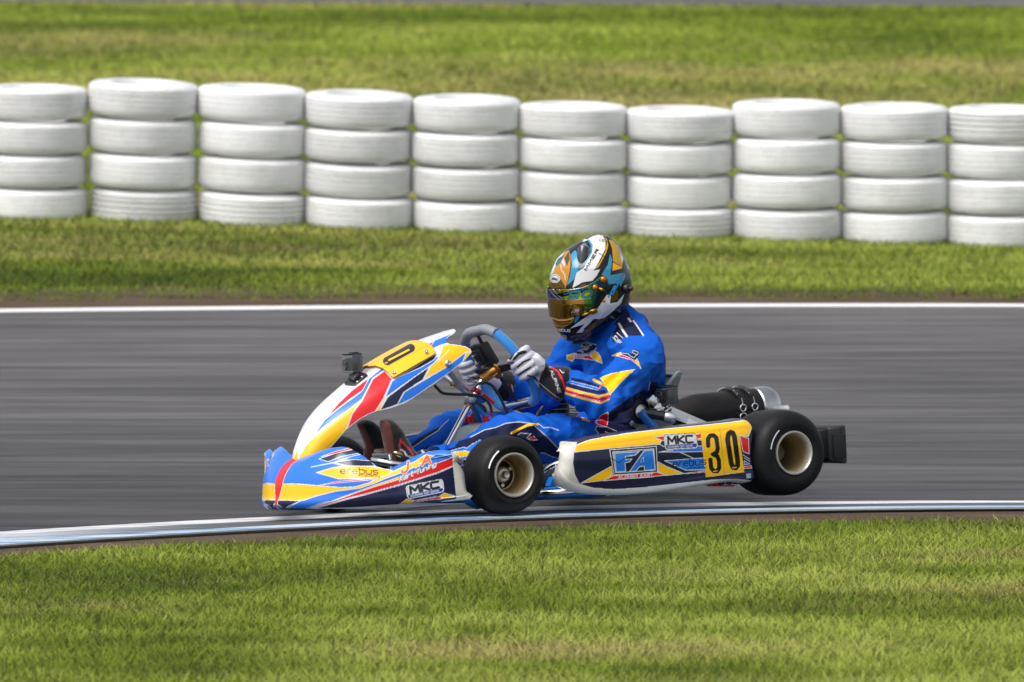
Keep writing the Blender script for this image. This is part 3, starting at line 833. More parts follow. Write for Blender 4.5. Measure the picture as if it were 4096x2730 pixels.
# stations from the centre line to the near end: lateral; bottom (x, z); crease (x, z); top (x, z)
st = [(0.000, -.535, .046, -.524, .128, -.445, .205), (-.06, -.530, .046, -.519, .130, -.440, .214), (-.12, -.512, .047, -.502, .132, -.425, .230), (-.17, -.488, .048, -.480, .134, -.405, .237),
      (-.21, -.462, .050, -.457, .134, -.388, .236), (-.25, -.435, .052, -.434, .131, -.362, .211), (-.29, -.406, .053, -.410, .126, -.330, .174), (-.33, -.378, .055, -.386, .124, -.312, .163),
      (-.38, -.342, .057, -.354, .128, -.297, .178), (-.44, -.300, .060, -.316, .138, -.276, .203), (-.50, -.256, .063, -.277, .148, -.254, .217), (-.545, -.217, .066, -.242, .152, -.230, .219),
      (-.567, -.190, .068, -.214, .150, -.212, .212), (-.572, -.172, .070, -.190, .146, -.196, .198), (-.560, -.158, .072, -.170, .142, -.182, .186), (-.52, -.150, .074, -.156, .140, -.170, .182)]
st = np.array(st)
def nose_grid(nu, nv, sgn=-1):
    d = np.r_[0, np.cumsum(np.linalg.norm(np.diff(st[:, [0, 1]], axis=0), axis=1))]
    S = cr_at(st, d, np.linspace(0, d[-1], nu))
    y = S[:, 0]
    z0 = np.zeros_like(y)
    # control rows from the tucked-under bottom to the rolled top lip
    ctl = np.stack([np.stack([S[:, 1] + np.interp(np.linspace(0, 1, nu), [0, .70, .80, 1], [.055, .05, .004, .0]), y * np.interp(np.linspace(0, 1, nu), [.6, .75], [.985, 1.0]), S[:, 2] + .004], 1), np.stack([S[:, 1] + .012, y, S[:, 2] - .004], 1), np.stack([S[:, 1], y, S[:, 2] + .008], 1),
                    np.stack([(S[:, 1] + S[:, 3]) / 2 - .002, y, (S[:, 2] + S[:, 4]) / 2], 1), np.stack([S[:, 3], y, S[:, 4]], 1),
                    np.stack([S[:, 3] * .55 + S[:, 5] * .45 - .010, y, S[:, 4] * .5 + S[:, 6] * .5 + .006], 1), np.stack([S[:, 5] - .012, y, S[:, 6] - .006], 1), np.stack([S[:, 5], y, S[:, 6]], 1), np.stack([S[:, 5] + .012, y * .995, S[:, 6] - .010], 1)], 1)
    dd = np.array([0, .045, .06, .10, .14, .20, .27, .285, .31]); dd = dd / dd[-1]
    G = np.stack([cr_at(c, dd, np.linspace(0, 1, nv)) for c in ctl], 0)
    G[..., 1] *= -sgn
    return G
Gn, Gf = nose_grid(560, 190), nose_grid(200, 70, 1)
# one shell: the far half is laid on the same stations, coarser
nose = sheet("nose_spoiler", Gn, m_print, kart, nose_layers, 'blue', thick=-.004)
nose_f = sheet("nose_spoiler_half", Gf[::-1], m_print, kart, nose_layers, 'blue', thick=-.004)

def join(objs, name):
    """several shells of one part -> one mesh (attributes kept)"""
    with bpy.context.temp_override(active_object=objs[0], object=objs[0], selected_objects=objs, selected_editable_objects=objs):
        bpy.ops.object.join()
    objs[0].name = name
    return objs[0]
join([nose, nose_f], "nose_spoiler")
# the red flash down the middle of the nose, narrowing to a point at the lip
_n = len(nose.data.vertices); _co = np.zeros(_n * 3, np.float32); nose.data.vertices.foreach_get("co", _co); _co = _co.reshape(-1, 3)
_ca = nose.data.color_attributes["print"]; _cc = np.zeros(_n * 4, np.float32); _ca.data.foreach_get("color", _cc); _cc = _cc.reshape(-1, 4)
_w = .024 * np.clip((_co[:, 2] - .040) / .085, .02, 1); _ay = np.abs(_co[:, 1]); _in = _co[:, 0] < -.40
_cc[_in & (_ay < _w + .0025), :3] = PAL['white']; _cc[_in & (_ay < _w), :3] = PAL['red']
_ca.data.foreach_set("color", _cc.ravel())

# ------------------------------------------------------------------ front fairing (number panel carrier)
gam_px = [(352, 1105), (358, 1050), (398, 935), (478, 785), (560, 682), (700, 552), (790, 478), (920, 386), (1100, 274), (1260, 190), (1400, 143), (1560, 88), (1640, 58)]
gam = np.array([pk(1, x + (11 if x < 1300 else 3), y + (17 if x < 1300 else 5), 0.0) for x, y in gam_px])[:, [0, 2]]
gd = np.r_[0, np.cumsum(np.linalg.norm(np.diff(gam, axis=0), axis=1))]
wid = np.interp(gd, gd, [.34, .38, .50, .68, .80, .92, .97, 1, 1, 1.0, 1.0, 1.0, 1.0])
sec = np.array([(0, 0), (.05, .005), (.092, .020), (.125, .046), (.143, .083), (.151, .13), (.153, .18), (.154, .25)])
secd = np.r_[0, np.cumsum(np.linalg.norm(np.diff(sec, axis=0), axis=1))]
def fairing_pts(t, s, off=0.0):
    """t: along the profile (m), s: along the section (m)"""
    g = cr_at(gam, gd, t); e = 1e-3
    tg = cr_at(gam, gd, np.clip(t + e, 0, gd[-1])) - cr_at(gam, gd, np.clip(t - e, 0, gd[-1])); tg /= np.linalg.norm(tg, axis=1)[:, None]
    nrm = np.stack([-tg[:, 1], tg[:, 0]], 1)                      # outward (up, forward)
    k = np.interp(t, gd, wid)
    q = cr_at(sec, secd, s)
    e2 = cr_at(sec, secd, np.clip(s + e, 0, secd[-1])) - cr_at(sec, secd, np.clip(s - e, 0, secd[-1])); e2 /= np.linalg.norm(e2, axis=1)[:, None]
    ny, nd = e2[:, 1], -e2[:, 0]                                  # section normal (lateral out, along depth)
    yy = -(q[None, :, 0] * k[:, None]) - off * ny[None, :]
    dd = q[None, :, 1] * k[:, None] + off * nd[None, :]
    G = np.zeros((len(t), len(s), 3))
    G[..., 0] = g[:, None, 0] - nrm[:, None, 0] * dd
    G[..., 2] = g[:, None, 1] - nrm[:, None, 1] * dd
    G[..., 1] = yy
    return G
def P1(*a): return C(1, *a)
fair_out = P1((300, 1180), (352, 1112), (400, 1118), (440, 1113), (482, 1100), (560, 1060), (640, 992), (700, 925), (755, 862), (850, 788), (920, 748), (985, 722), (1100, 697), (1200, 662), (1270, 622), (1330, 580), (1460, 492), (1600, 388), (1680, 322), (1730, 268), (1737, 252), (1725, 232), (1690, 213), (1620, 202), (1565, 196), (1546, 186), (1540, 165), (1556, 142), (1600, 118), (1617, 98), (1606, 82), (1580, 78), (1540, 60), (1200, 100), (200, 600))
W3 = 1.5
fair_layers = [
    ('poly', P1((382, 1108), (400, 1060), (470, 958), (560, 878), (680, 788), (780, 698), (868, 630), (800, 742), (752, 858), (690, 930), (600, 1022), (520, 1078), (440, 1108)), 'yellow', W3),
    ('poly', P1((360, 1090), (366, 1050), (395, 960), (378, 1040), (384, 1100)), 'yellow'),
    ('poly', P1((498, 918), (590, 790), (700, 700), (850, 590), (885, 560), (935, 470), (1035, 388), (1058, 402), (965, 466), (880, 628), (760, 722), (640, 802), (560, 862)), 'blue', W3),
    ('poly', P1((600, 778), (700, 660), (800, 565), (900, 490), (938, 462), (882, 563), (780, 632), (680, 712)), 'red', 1.0),
    ('poly', P1((965, 474), (1055, 408), (1114, 470), (1042, 622), (978, 722), (880, 772), (758, 858), (800, 742), (880, 638)), 'red', W3),
    ('poly', P1((985, 720), (1056, 616), (1040, 655), (1012, 714)), 'yellow', .8),
    ('poly', P1((1058, 614), (1112, 488), (1160, 460), (1350, 366), (1495, 280), (1440, 345), (1300, 442), (1150, 547)), 'blue', W3),
    ('poly', P1((1018, 710), (1076, 610), (1290, 450), (1404, 372), (1352, 472), (1202, 570), (1152, 664), (1100, 684)), 'navy', W3),
    ('poly', P1((1160, 458), (1462, 272), (1508, 200), (1442, 318), (1340, 378)), 'navy', W3),
    ('poly', P1((1362, 468), (1414, 370), (1478, 310), (1514, 212), (1560, 196), (1690, 210), (1735, 252), (1690, 258), (1540, 372)), 'yellow', W3),
    ('poly', P1((1150, 672), (1208, 568), (1540, 372), (1692, 254), (1664, 330), (1560, 415), (1400, 525), (1270, 615)), 'blue', W3),
    ('poly', P1((1664, 330), (1692, 262), (1736, 256), (1700, 300)), 'yellow', 1.0),
    ('line', P1((1470, 335), (1562, 240)), 'white', 1.4),
    ('poly', P1((1378, 198), (1480, 158), (1612, 104), (1545, 150), (1552, 190), (1500, 204), (1420, 240)), 'blue', W3),
    ('poly', P1((1402, 196), (1446, 178), (1420, 214)), 'red', 1.0),
    ('line', fair_out[1:25], 'white', 3.0),
]
def fair_half(nt_, ns_, sgn):
    t = np.linspace(0.0, gd[-1], nt_); s = np.linspace(0, secd[-1], ns_)
    G = fairing_pts(t, s)
    keep = inpoly(projk(G.reshape(-1, 3)), fair_out).reshape(G.shape[:2])
    if sgn > 0: G = G.copy(); G[..., 1] *= -1
    return G, keep
G, kp = fair_half(560, 300, -1); f1 = sheet("front_fairing", G, m_print, kart, fair_layers, 'white', kp, thick=-.004)
G, kp = fair_half(300, 150, 1); f2 = sheet("front_fairing_half", G[::-1], m_print, kart, fair_layers, 'white', kp[::-1], thick=-.004)
fairing = join([f1, f2], "front_fairing")
# yellow number panel, standing a little off the fairing
pan_px = P1((800, 340), (918, 384), (985, 372), (1040, 392), (1082, 424), (1108, 452), (1122, 462), (1140, 456), (1440, 284), (1450, 262), (1434, 228), (1392, 196), (1330, 180), (1262, 176), (1100, 230))
pan_layers = [('line', P1((1078, 330), (1262, 228)), 'black', 16.0), ('line', P1((1078, 330), (1262, 228)), 'black', 17.0), ('line', P1((1092, 322), (1246, 242)), 'yellow', 3.6),
              ('line', P1((880, 470), (1060, 380), (1395, 205)), 'dgold', .5), ('line', P1((1062, 345), (1078, 340)), 'yellow', 2.0)]
def pan_half(nt_, ns_, sgn):
    t = np.linspace(gd[6] * .9, gd[10], nt_); s = np.linspace(0, secd[4], ns_)
    G = fairing_pts(t, s, .012)
    keep = inpoly(projk(fairing_pts(t, s, .007).reshape(-1, 3)), pan_px).reshape(G.shape[:2])
    if sgn > 0: G = G.copy(); G[..., 1] *= -1
    return G, keep
m_panel = mat_attr("number_panel_plastic", .33, coat=.4, grime=.12)
G, kp = pan_half(300, 180, -1); f1 = sheet("number_panel", G, m_panel, fairing, pan_layers, tuple(lin((250, 186, 4))), kp, thick=-.003)
G, kp = pan_half(150, 90, 1); f2 = sheet("number_panel_half", G[::-1], m_panel, fairing, pan_layers[3:4], tuple(lin((250, 186, 4))), kp[::-1], thick=-.003)
join([f1, f2], "number_panel")
def dome_at(p, nrm, r, h, name, parent, m):
    mb = MB(); mb.lathe([(r, -.004), (r, 0), (r * .8, h * .6), (r * .45, h), (r * .3, h * .7), (.0001, h * .65)], p, nrm, 20)
    return mb.build(name, m, parent)
nside = np.array([-.45, -.8, .4])
for (x, y), r in (((1548, 525), .0065), ((1012, 872), .0065)):
    X, Y = C(13, (x, y))[0]; p_ = unk(X, Y, -.118); dome_at(p_ + nside * .002, nside, r, .003, "rivet", fairing, m_chrome)
X, Y = C(13, (1910, 718))[0]
dome_at(unk(X, Y, -.152), (-.1, -1, .1), .011, .004, "bolt", fairing, m_alu)

# ------------------------------------------------------------------ side pods
def P6(*a): return C(6, *a)
top6 = [(150, 430), (250, 352), (420, 300), (600, 264), (800, 232), (1000, 205), (1330, 168), (1700, 132), (2000, 100), (2168, 84), (2205, 98), (2222, 150)]
bot6 = [(150, 560), (165, 690), (230, 795), (345, 850), (600, 886), (900, 886), (1300, 852), (1700, 790), (2050, 745), (2228, 752), (2262, 738), (2266, 712)]
POD_Y = -.655
tp = np.array([unk(*C(6, q)[0], POD_Y + .02) for q in top6])[:, [0, 2]]; bp = np.array([unk(*C(6, q)[0], POD_Y + .005) for q in bot6])[:, [0, 2]] - np.array([0, .007])
rear6 = [(2222, 150), (2200, 215), (2188, 290), (2195, 400), (2205, 500), (2225, 600), (2258, 680), (2266, 715)]
def pod_grid(nu, nv, sgn=-1):
    u = np.linspace(0, 1, nu)
    T = cr(tp, nu); B = cr(bp, nu)
    v = np.linspace(0, 1, nv)
    # section from the inner bottom edge, round the bottom, up the outer face, over the top to the inner edge
    secp = np.array([(.085, .02), (.035, -.004), (.010, .03), (.001, .14), (-.006, .40), (-.010, .62), (-.003, .84), (.012, .955), (.032, 1.0), (.075, 1.015), (.115, 1.0)])
    sd = np.array([0, .09, .14, .22, .42, .60, .76, .86, .90, .96, 1.0])
    Sv = cr_at(secp, sd, v)
    G = np.zeros((nu, nv, 3))
    h = Sv[:, 1]
    G[..., 0] = B[:, None, 0] * (1 - h) + T[:, None, 0] * h
    G[..., 2] = B[:, None, 1] * (1 - h) + T[:, None, 1] * h
    front = smooth((.10 - u) / .10); back = smooth((u - .90) / .1)
    G[..., 1] = POD_Y + Sv[None, :, 0] * (1 - .8 * front[:, None]) + (front ** 1.6 * .022)[:, None] + (np.sin(np.pi * np.clip(u, 0, 1)) * -.008)[:, None] + .03 * (1 - u[:, None]) * .6
    # the waist of the rear edge
    xr = np.interp(h, [0, .1, .25, .45, .65, .85, 1], [0, -.004, -.016, -.022, -.022, -.008, 0])
    G[..., 0] += back[:, None] * xr[None, :]
    G[..., 1] *= -sgn
    return G
def three(col, w): return [
    ('line', P6((1752, 372), (1750, 292), (1775, 258), (1812, 256), (1842, 284), (1858, 400), (1848, 442), (1805, 466)), col, w), ('line', P6((1805, 466), (1852, 486), (1870, 530), (1874, 615), (1852, 652), (1815, 652), (1786, 620), (1776, 525)), col, w)]
pod_layers = [
    ('poly', P6((262, 442), (292, 362), (420, 312), (600, 275), (800, 242), (1000, 215), (1330, 178), (1700, 142), (2000, 110), (2168, 84), (2240, 100), (2230, 180), (2196, 268), (2140, 262), (2100, 250), (1680, 300), (1640, 240), (1270, 240), (1240, 300), (1215, 352), (700, 396)), 'yellow', 1.6),
    ('poly', P6((1145, 274), (1262, 266), (1262, 318)), 'red', 1.2), ('poly', P6((1612, 246), (1676, 238), (1694, 284), (1632, 292)), 'red', .9), ('poly', P6((1632, 296), (1694, 288), (1700, 306), (1636, 312)), 'yellow', .6),
    ('poly', P6((1205, 440), (1400, 414), (1640, 376), (1716, 364), (1722, 434), (1480, 440)), 'blue', 1.4), ('line', P6((1208, 352), (1320, 410)), 'white', 1.4), ('line', P6((1436, 440), (1590, 510)), 'white', 1.6),
    # FA emblem
    ('poly', P6((655, 412), (1180, 372), (1194, 666), (706, 700)), 'white'), ('poly', P6((666, 420), (1173, 382), (1186, 658), (714, 690)), 'navy'), ('poly', P6((690, 438), (1152, 400), (1172, 645), (722, 672)), 'white'), ('poly', P6((702, 446), (1146, 410), (1166, 640), (730, 664)), 'navy'),
    ('poly', P6((715, 456), (990, 432), (940, 476), (838, 488), (834, 524), (908, 516), (884, 548), (830, 560), (838, 656), (732, 660)), tuple(lin((30, 122, 220))), 1.6),
    ('poly', P6((1042, 426), (1142, 420), (1166, 634), (1048, 644), (1042, 596), (992, 602), (950, 652), (880, 658)), tuple(lin((30, 122, 220))), 1.6), ('poly', P6((1034, 548), (1036, 496), (1002, 550)), 'navy', 1.0),
    ('poly', P6((340, 786), (680, 598), (692, 700), (606, 752)), 'yellow', 1.5), ('poly', P6((598, 758), (694, 704), (1190, 664), (1276, 696), (1130, 714), (780, 742)), 'red', 1.5),
    ('poly', P6((1194, 548), (1290, 600), (1484, 680), (1282, 698), (1196, 660)), 'yellow', 1.5),
    ('poly', P6((1270, 538), (1600, 512), (1724, 504), (1730, 636), (1502, 642)), tuple(lin((30, 122, 220))), 1.5), ('poly', P6((1484, 676), (1728, 648), (1728, 662), (1500, 682)), 'red', 1.0),
    # right end
    ('poly', P6((2100, 256), (2200, 290), (2205, 462), (2138, 436)), 'red', 1.3), ('line', P6((2135, 470), (2210, 520)), 'white', 1.2), ('line', P6((2150, 505), (2215, 545)), 'white', 1.0),
    ('poly', P6((2148, 535), (2215, 575), (2150, 578)), 'blue', .9), ('poly', P6((2150, 598), (2230, 592), (2235, 618), (2150, 624)), 'red', .9),
    ('poly', P6((1666, 216), (1880, 190), (2082, 152), (2152, 664), (1935, 692), (1726, 722)), tuple(lin((250, 192, 14)))), ('line', P6((1880, 190), (1935, 692)), 'dgold', .5),
    ('poly', P6((2176, 684), (2220, 678), (2222, 722), (2180, 728)), 'cyan', .8),
] + letters("K", P6((2188, 718))[0], (8, -.6), (0, -10), 'white', 1.0)
zero6 = P6((1966, 300), (1976, 240), (2000, 222), (2024, 230), (2042, 270), (2078, 540), (2078, 590), (2056, 616), (2028, 610), (2008, 570), (1966, 300))
pod_layers += three('black', 8.6) + [('line', zero6, 'black', 10.0), ('line', P6((1812, 656), (1850, 650)), 'yellow', 2.0), ('line', P6((2022, 616), (2062, 610)), 'yellow', 2.0)]
pod_layers += letters("ALONSO KART", P6((757, 734))[0], (9.3, -.75), (.6, -9.5), 'white', 1.35, gap=1.42)
pod_layers += letters("erebus", P6((1358, 606))[0], (18.5, -1.4), (1.5, -27), 'navy', 1.9, gap=1.30) + letters("academy", P6((1520, 630))[0], (8.0, -.6), (.4, -9), 'navy', 1.0, gap=1.36)
pod_layers += mkc_badge(*P6((1258, 252), (1612, 232), (1642, 398), (1276, 418)))
pod_layers += [('poly', P6((-200, 300), (300, 330), (268, 430), (256, 560), (276, 690), (330, 792), (480, 836), (700, 852), (1000, 834), (1400, 788), (1800, 746), (2060, 736), (2240, 756), (2300, 800), (1000, 1050), (-200, 1050)), 'raw')]
pod_layers += [('line', P6((640, 500), (700, 520), (760, 560), (800, 530), (860, 500)), 'black', 1.4), ('line', P6((1540, 500), (1590, 560), (1560, 620)), 'black', 1.0), ('line', P6((652, 520), (660, 560)), 'black', 3.0)]
pod = sheet("side_pod", pod_grid(640, 230), m_print, kart, pod_layers, 'navy', thick=-.004)
pod2 = sheet("side_pod", pod_grid(160, 70, 1)[::-1], m_print, kart, pod_layers[:1], 'navy', thick=-.004)

# ------------------------------------------------------------------ wheels
def make_wheel(R, W, y, x, z, steer=0.0, front=True, name="wheel"):
    w = empty(name, kart, (x, y, z)); s = 1 if y < 0 else -1
    w.rotation_euler = (0, 0, steer + (0 if s > 0 else math.pi))
    ax = (0, -1, 0); q = R / .14
    pr = [(.066, -.010), (.071, .002), (.080, .009), (.094, .013), (.108 * q, .010), (.122 * q, .001), (.132 * q, -.014), (.1375 * q, -.034), (.1395 * q, -.055), (.14 * q, -W * .5), (.1395 * q, -W + .05), (.1375 * q, -W + .032), (.131 * q, -W + .012),
          (.115 * q, -W - .004), (.09, -W - .008), (.068, -W + .004)]
    mb = MB(); P = cr(np.array(pr), 60); mb.lathe([tuple(a) for a in P], (0, 0, 0), ax, 96, caps=False)
    V = np.array(mb.V); o = mb.build("tyre", m_rubber, w, True, 60)
    rr = np.hypot(V[:, 0], V[:, 2]); an = np.degrees(np.arctan2(V[:, 2], V[:, 0]))
    # printed sidewall mark: a pale arc
    arc = MB(); a = np.radians(np.linspace(196 if front else 190, 236 if front else 232, 24)); 
    r0, r1 = .0945 * (1 if front else 1.0), .0985
    pv = []
    for r_, t_ in ((r0, 0), (r1, 1)):
        hh = np.interp(r_, P[:20, 0], P[:20, 1]) + .0012
        taper = 1 if t_ else 1
        pv += [(r_ * np.cos(k) * taper, -hh, -r_ * np.sin(k) * taper) for k in a]
    arc.add(pv, [[i, i + 1, 24 + i + 1, 24 + i] for i in range(23)])
    if s > 0: arc.build("sidewall_mark", m_white, w)
    lip = MB(); lip.lathe([(.0672, -.012), (.0705, -.002), (.0722, .006), (.0712, .0105), (.0672, .0112), (.0640, .008), (.0622, .000), (.0605, -.004), (.0600, -.010)], (0, 0, 0), ax, 72, caps=False)
    rim = lip.build("rim", m_rim, w, True, 50)
    dep = .088 if front else .15
    ins = MB(); ins.lathe([(.0600, -.0095), (.0575, -.016), (.0560, -.024), (.0572, -.030), (.0545, -.036), (.0535, -dep * .8), (.050, -dep * .97), (.040, -dep), (.0001, -dep)], (0, 0, 0), ax, 72, caps=False)
    ins.build("rim_dish", m_rim_in, w, True, 50)
    fl = MB(); fl.lathe([(.046, -dep + .003), (.0001, -dep + .003)], (0, 0, 0), ax, 48); fl.build("rim_floor", mat("dark_rim_floor", (.03, .024, .016), .5, .5, noise=.4, nscale=60), w)
    hub = MB()
    if front:
        hub.lathe([(.026, -dep), (.026, -dep + .022), (.020, -dep + .028), (.0001, -dep + .028)], (0, 0, 0), ax, 32)
        hub.lathe([(.012, -dep + .02), (.012, -dep + .045), (.0095, -dep + .048), (.0001, -dep + .046)], (0, 0, 0), ax, 16)
        for k in range(3):
            a_ = math.radians(30 + 120 * k); hub.lathe([(.006, -dep), (.006, -dep + .016), (.0001, -dep + .016)], (.034 * math.cos(a_), 0, .034 * math.sin(a_)), ax, 12)
        hub.build("hub", m_alu, w, True, 40)
    else:
        hub.lathe([(.025, -dep - .02), (.025, -dep + .02), (.021, -dep + .02), (.021, -dep + .002), (.0001, -dep + .002)], (0, 0, 0), ax, 32)
        hub.build("hub", m_alu, w, True, 40)
    return w
ZF, ZR, WB = .127, .14, 1.018
make_wheel(ZF, .13, -.585, 0.0, ZF, math.radians(-4))
make_wheel(ZF, .13, .585, 0.0, ZF, math.radians(-4))
make_wheel(ZR, .205, -.685, WB, ZR, 0, False)
make_wheel(ZR, .205, .685, WB, ZR, 0, False)
# ------------------------------------------------------------------ steering wheel, column and their fittings
def unit(v): v = np.asarray(v, float); return v / np.linalg.norm(v)
sw_c = pk(3, 925, 605, 0.0)
sw_up = unit(pk(3, 690, 160, 0.0) - pk(3, 1150, 1060, 0.0))
sw_n = unit(np.cross(sw_up, (0, -1, 0)))                     # towards the driver or away from him
if sw_n[0] < 0: sw_n = -sw_n
_a = math.radians(7)
sw_u = unit(np.array([0, -1, 0]) * math.cos(_a) + sw_up * math.sin(_a)); sw_v = unit(sw_up * math.cos(_a) - np.array([0, -1, 0]) * math.sin(_a))
def sw(u, v, n=0.0): return sw_c + sw_u * u + sw_v * v + sw_n * n
ring = [(0, .142), (.06, .140), (.110, .118), (.140, .075), (.158, .02), (.156, -.04), (.146, -.092), (.122, -.128), (.085, -.140), (.0, -.140), (-.085, -.140), (-.122, -.128), (-.146, -.092), (-.156, -.04), (-.158, .02), (-.140, .075), (-.110, .118), (-.06, .140), (0, .142)]
def ring_pts(i0, i1, n):
    P = np.array(ring[i0:i1 + 1]); return [sw(a, b) for a, b in cr(P, n)]
swheel = empty("steering_wheel", kart)
m_grip = mat("blue_suede_grip", tuple(lin((18, 116, 190))), .75, noise=.15, nscale=60, bump=.3, sheen=.4)
for i0, i1 in ((2, 8), (10, 16)):
    MB().tube(ring_pts(i0, i1, 40), .0172, 18).build("grip", m_grip, swheel)
MB().tube(ring_pts(8, 10, 30), .0165, 18).build("polished_bar", m_chrome, swheel)
MB().tube(ring_pts(0, 2, 24), .0175, 18).tube(ring_pts(16, 18, 24), .0175, 18).build("rim_top", mat("grey_leather", tuple(lin((128, 132, 140))), .45, noise=.15), swheel)
spk = MB()
for u_, v_ in ((.148, .0), (-.148, .0), (.0, -.137), (.0, .137)):
    p0, p1 = sw(0, 0, -.012), sw(u_, v_, -.003); d_ = unit(p1 - p0); w_ = unit(np.cross(sw_n, d_)) * .013
    if abs(v_) > .1: w_ = w_ * .8
    spk.prism([p0 - w_, p1 - w_ * .8, p1 + w_ * .8, p0 + w_], -sw_n * .004)
spk.build("spokes", m_black, swheel, smooth=False)
hubp = MB(); hubp.lathe([(.024, -.022), (.030, -.020), (.030, -.014), (.022, -.012), (.0165, -.03), (.0150, -.062), (.0165, -.066), (.0165, -.082), (.0001, -.083)], sw_c, sw_n, 32)
hubp.build("hub", m_brass, swheel)
bt = MB()
for k in range(6):
    a_ = k * math.pi / 3; bt.lathe([(.0042, -.016), (.0042, -.008), (.0001, -.007)], sw(.027 * math.cos(a_), .027 * math.sin(a_)), sw_n, 10)
bt.build("bolts", m_chrome, swheel)
# lap timer: black box in front of the wheel's upper half
disp = MB(); dc = pk(3, 745, 440, .03)
M_ = np.stack([sw_u, sw_v, sw_n], 1)
disp.box(dc, (.085, .085, .035), M_, .010); disp.box(dc - sw_n * .020 + sw_v * .004, (.05, .05, .014), M_, .004); disp.build("lap_timer", m_black, swheel, sharp=30)
tm = MB()
for du, dv in ((-.03, -.02), (-.022, .012), (.0, -.03)): tm.lathe([(.0055, 0), (.0055, .014), (.0001, .014)], dc - sw_n * .018 + sw_u * du + sw_v * dv, -sw_n, 10)
tm.build("timer_screws", m_alu, swheel)

col_top, col_bot = sw(0, 0, -.075), pk(8, 560, 640, 0.0)
MB().tube([col_top, col_bot], .0105, 20).build("steering_column", m_chrome, kart)
cd = unit(col_bot - col_top)
cl = MB(); q_ = pk(14, 985, 415, 0.0); t_ = np.dot(q_ - col_top, cd); q_ = col_top + cd * t_
cl.lathe([(.014, -.013), (.0185, -.010), (.0185, .010), (.014, .013)], q_, cd, 6); cl.build("column_collar", m_brass, kart, smooth=False)
rc = MB(); q2 = col_top + cd * (np.dot(pk(14, 1150, 150, 0.0) - col_top, cd)); rc.lathe([(.0115, -.008), (.019, -.006), (.019, .006), (.0115, .008)], q2, cd, 24); rc.build("column_clamp", m_red, kart)
# blue column support struts to the chassis
su = MB(); q3 = col_top + cd * (np.dot(pk(14, 1080, 330, 0.0) - col_top, cd))
for sg in (-1, 1):
    su.tube([q3 + cd * .01, np.array([q3[0] + .11, sg * .085, .20]), np.array([q3[0] + .16, sg * .12, .055])], .0105, 14)
su.box(q3 + np.array([.012, 0, -.004]), (.05, .045, .03), None, .006); su.build("column_support", m_blue, kart)
sr = MB(); sr.tube([q3 + np.array([.03, -.02, .012]), q3 + np.array([.062, -.035, -.02])], .005, 10); sr.build("support_clip", m_red, kart)
# fairing bracket: grey bars from the column to the fairing
fb = MB(); f_in = pk(14, 900, 220, 0.0)
fb.tube([pk(14, 1000, 230, 0.0), pk(3, 390, 770, -.03), pk(3, 300, 640, -.08)], .0085, 12); fb.tube([pk(14, 1000, 230, 0.0), pk(3, 350, 790, .05), pk(3, 230, 690, .11)], .0085, 12)
fb.box(pk(14, 860, 230, -.02), (.035, .03, .024), None, .005); fb.build("fairing_bracket", m_alu, kart)
mb = MB(); mb.box(pk(3, 350, 812, -.03), (.016, .012, .010), None, .002); mb.build("bracket_nut", m_brass, kart)
# cables and hoses
def cable(pts, r=.0042, name="cable", m=m_cable): return MB().tube(cr(np.array(pts), 40), r, 10).build(name, m, kart)
cable([pk(3, 120, 820, -.06), pk(3, 200, 905, -.06), pk(3, 360, 935, -.05), pk(3, 560, 940, -.045), pk(3, 720, 975, -.04), pk(3, 810, 1060, -.04), pk(3, 838, 1165, -.04)], .0050, "brake_hose")
cable([pk(3, 615, 900, -.03), pk(3, 640, 830, -.03), pk(3, 720, 785, -.03), pk(3, 820, 810, -.03), pk(3, 900, 900, -.03), pk(3, 960, 1010, -.03), pk(3, 1045, 1195, -.03)], .0046)
cable([pk(14, 960, 250, -.03), pk(14, 1080, 350, -.04), pk(14, 1180, 420, -.04), pk(14, 1235, 530, -.04)], .0050, "brake_hose")
cable([pk(3, 530, 760, .06), pk(3, 600, 720, .05), pk(3, 680, 740, .03), pk(3, 600, 735, .02)], .0022, "wire")
cable([pk(3, 1480, 1090, .1), pk(3, 1445, 1140, .1), pk(3, 1410, 1195, .08), pk(3, 1400, 1240, .08)], .006, "plug_lead")
# fuel tank under the column with red caps
m_tank = mat("translucent_tank_plastic", tuple(lin((158, 170, 168))), .38, noise=.08, nscale=10)
def blob(pts_radii, vox, smoothit=6):
    pass
tk = MB()
t0 = pk(14, 720, 1130, 0.02)
def tank_sec(x, hw, zt, zb, n=36):
    out = []
    for k in range(n):
        a_ = 2 * math.pi * k / n; c_, s_ = math.cos(a_), math.sin(a_)
        out.append((x, hw * np.sign(c_) * abs(c_) ** .55, (zt + zb) / 2 + (zt - zb) / 2 * np.sign(s_) * abs(s_) ** .6))
    return out
xt0 = pk(14, 110, 1400, 0.06)[0]; xt1 = pk(14, 1290, 800, -.02)[0]
zt_ = pk(14, 1000, 800, 0.0)[2]
secs = [(-.002, .05, .13, .07), (.0, .085, .165, .06), (.02, .105, .205, .05), (.05, .115, .235, .048), (.09, .118, .26, .048), (.13, .116, .273, .048), (.18, .112, .279, .05), (.215, .10, .275, .06), (.235, .07, .25, .09)]
kz = zt_ / .279
tv = []
for dx, hw, zt, zb in secs: tv += tank_sec(xt0 + dx * (xt1 - xt0 + .03) / .235, hw, zt * kz, zb)
nn = 36
tf = [[i * nn + j, i * nn + (j + 1) % nn, (i + 1) * nn + (j + 1) % nn, (i + 1) * nn + j] for i in range(len(secs) - 1) for j in range(nn)] + [list(range(nn))[::-1], [(len(secs) - 1) * nn + j for j in range(nn)]]
tk.add(tv, tf); tank = tk.build("fuel_tank", m_tank, kart, True, 60)
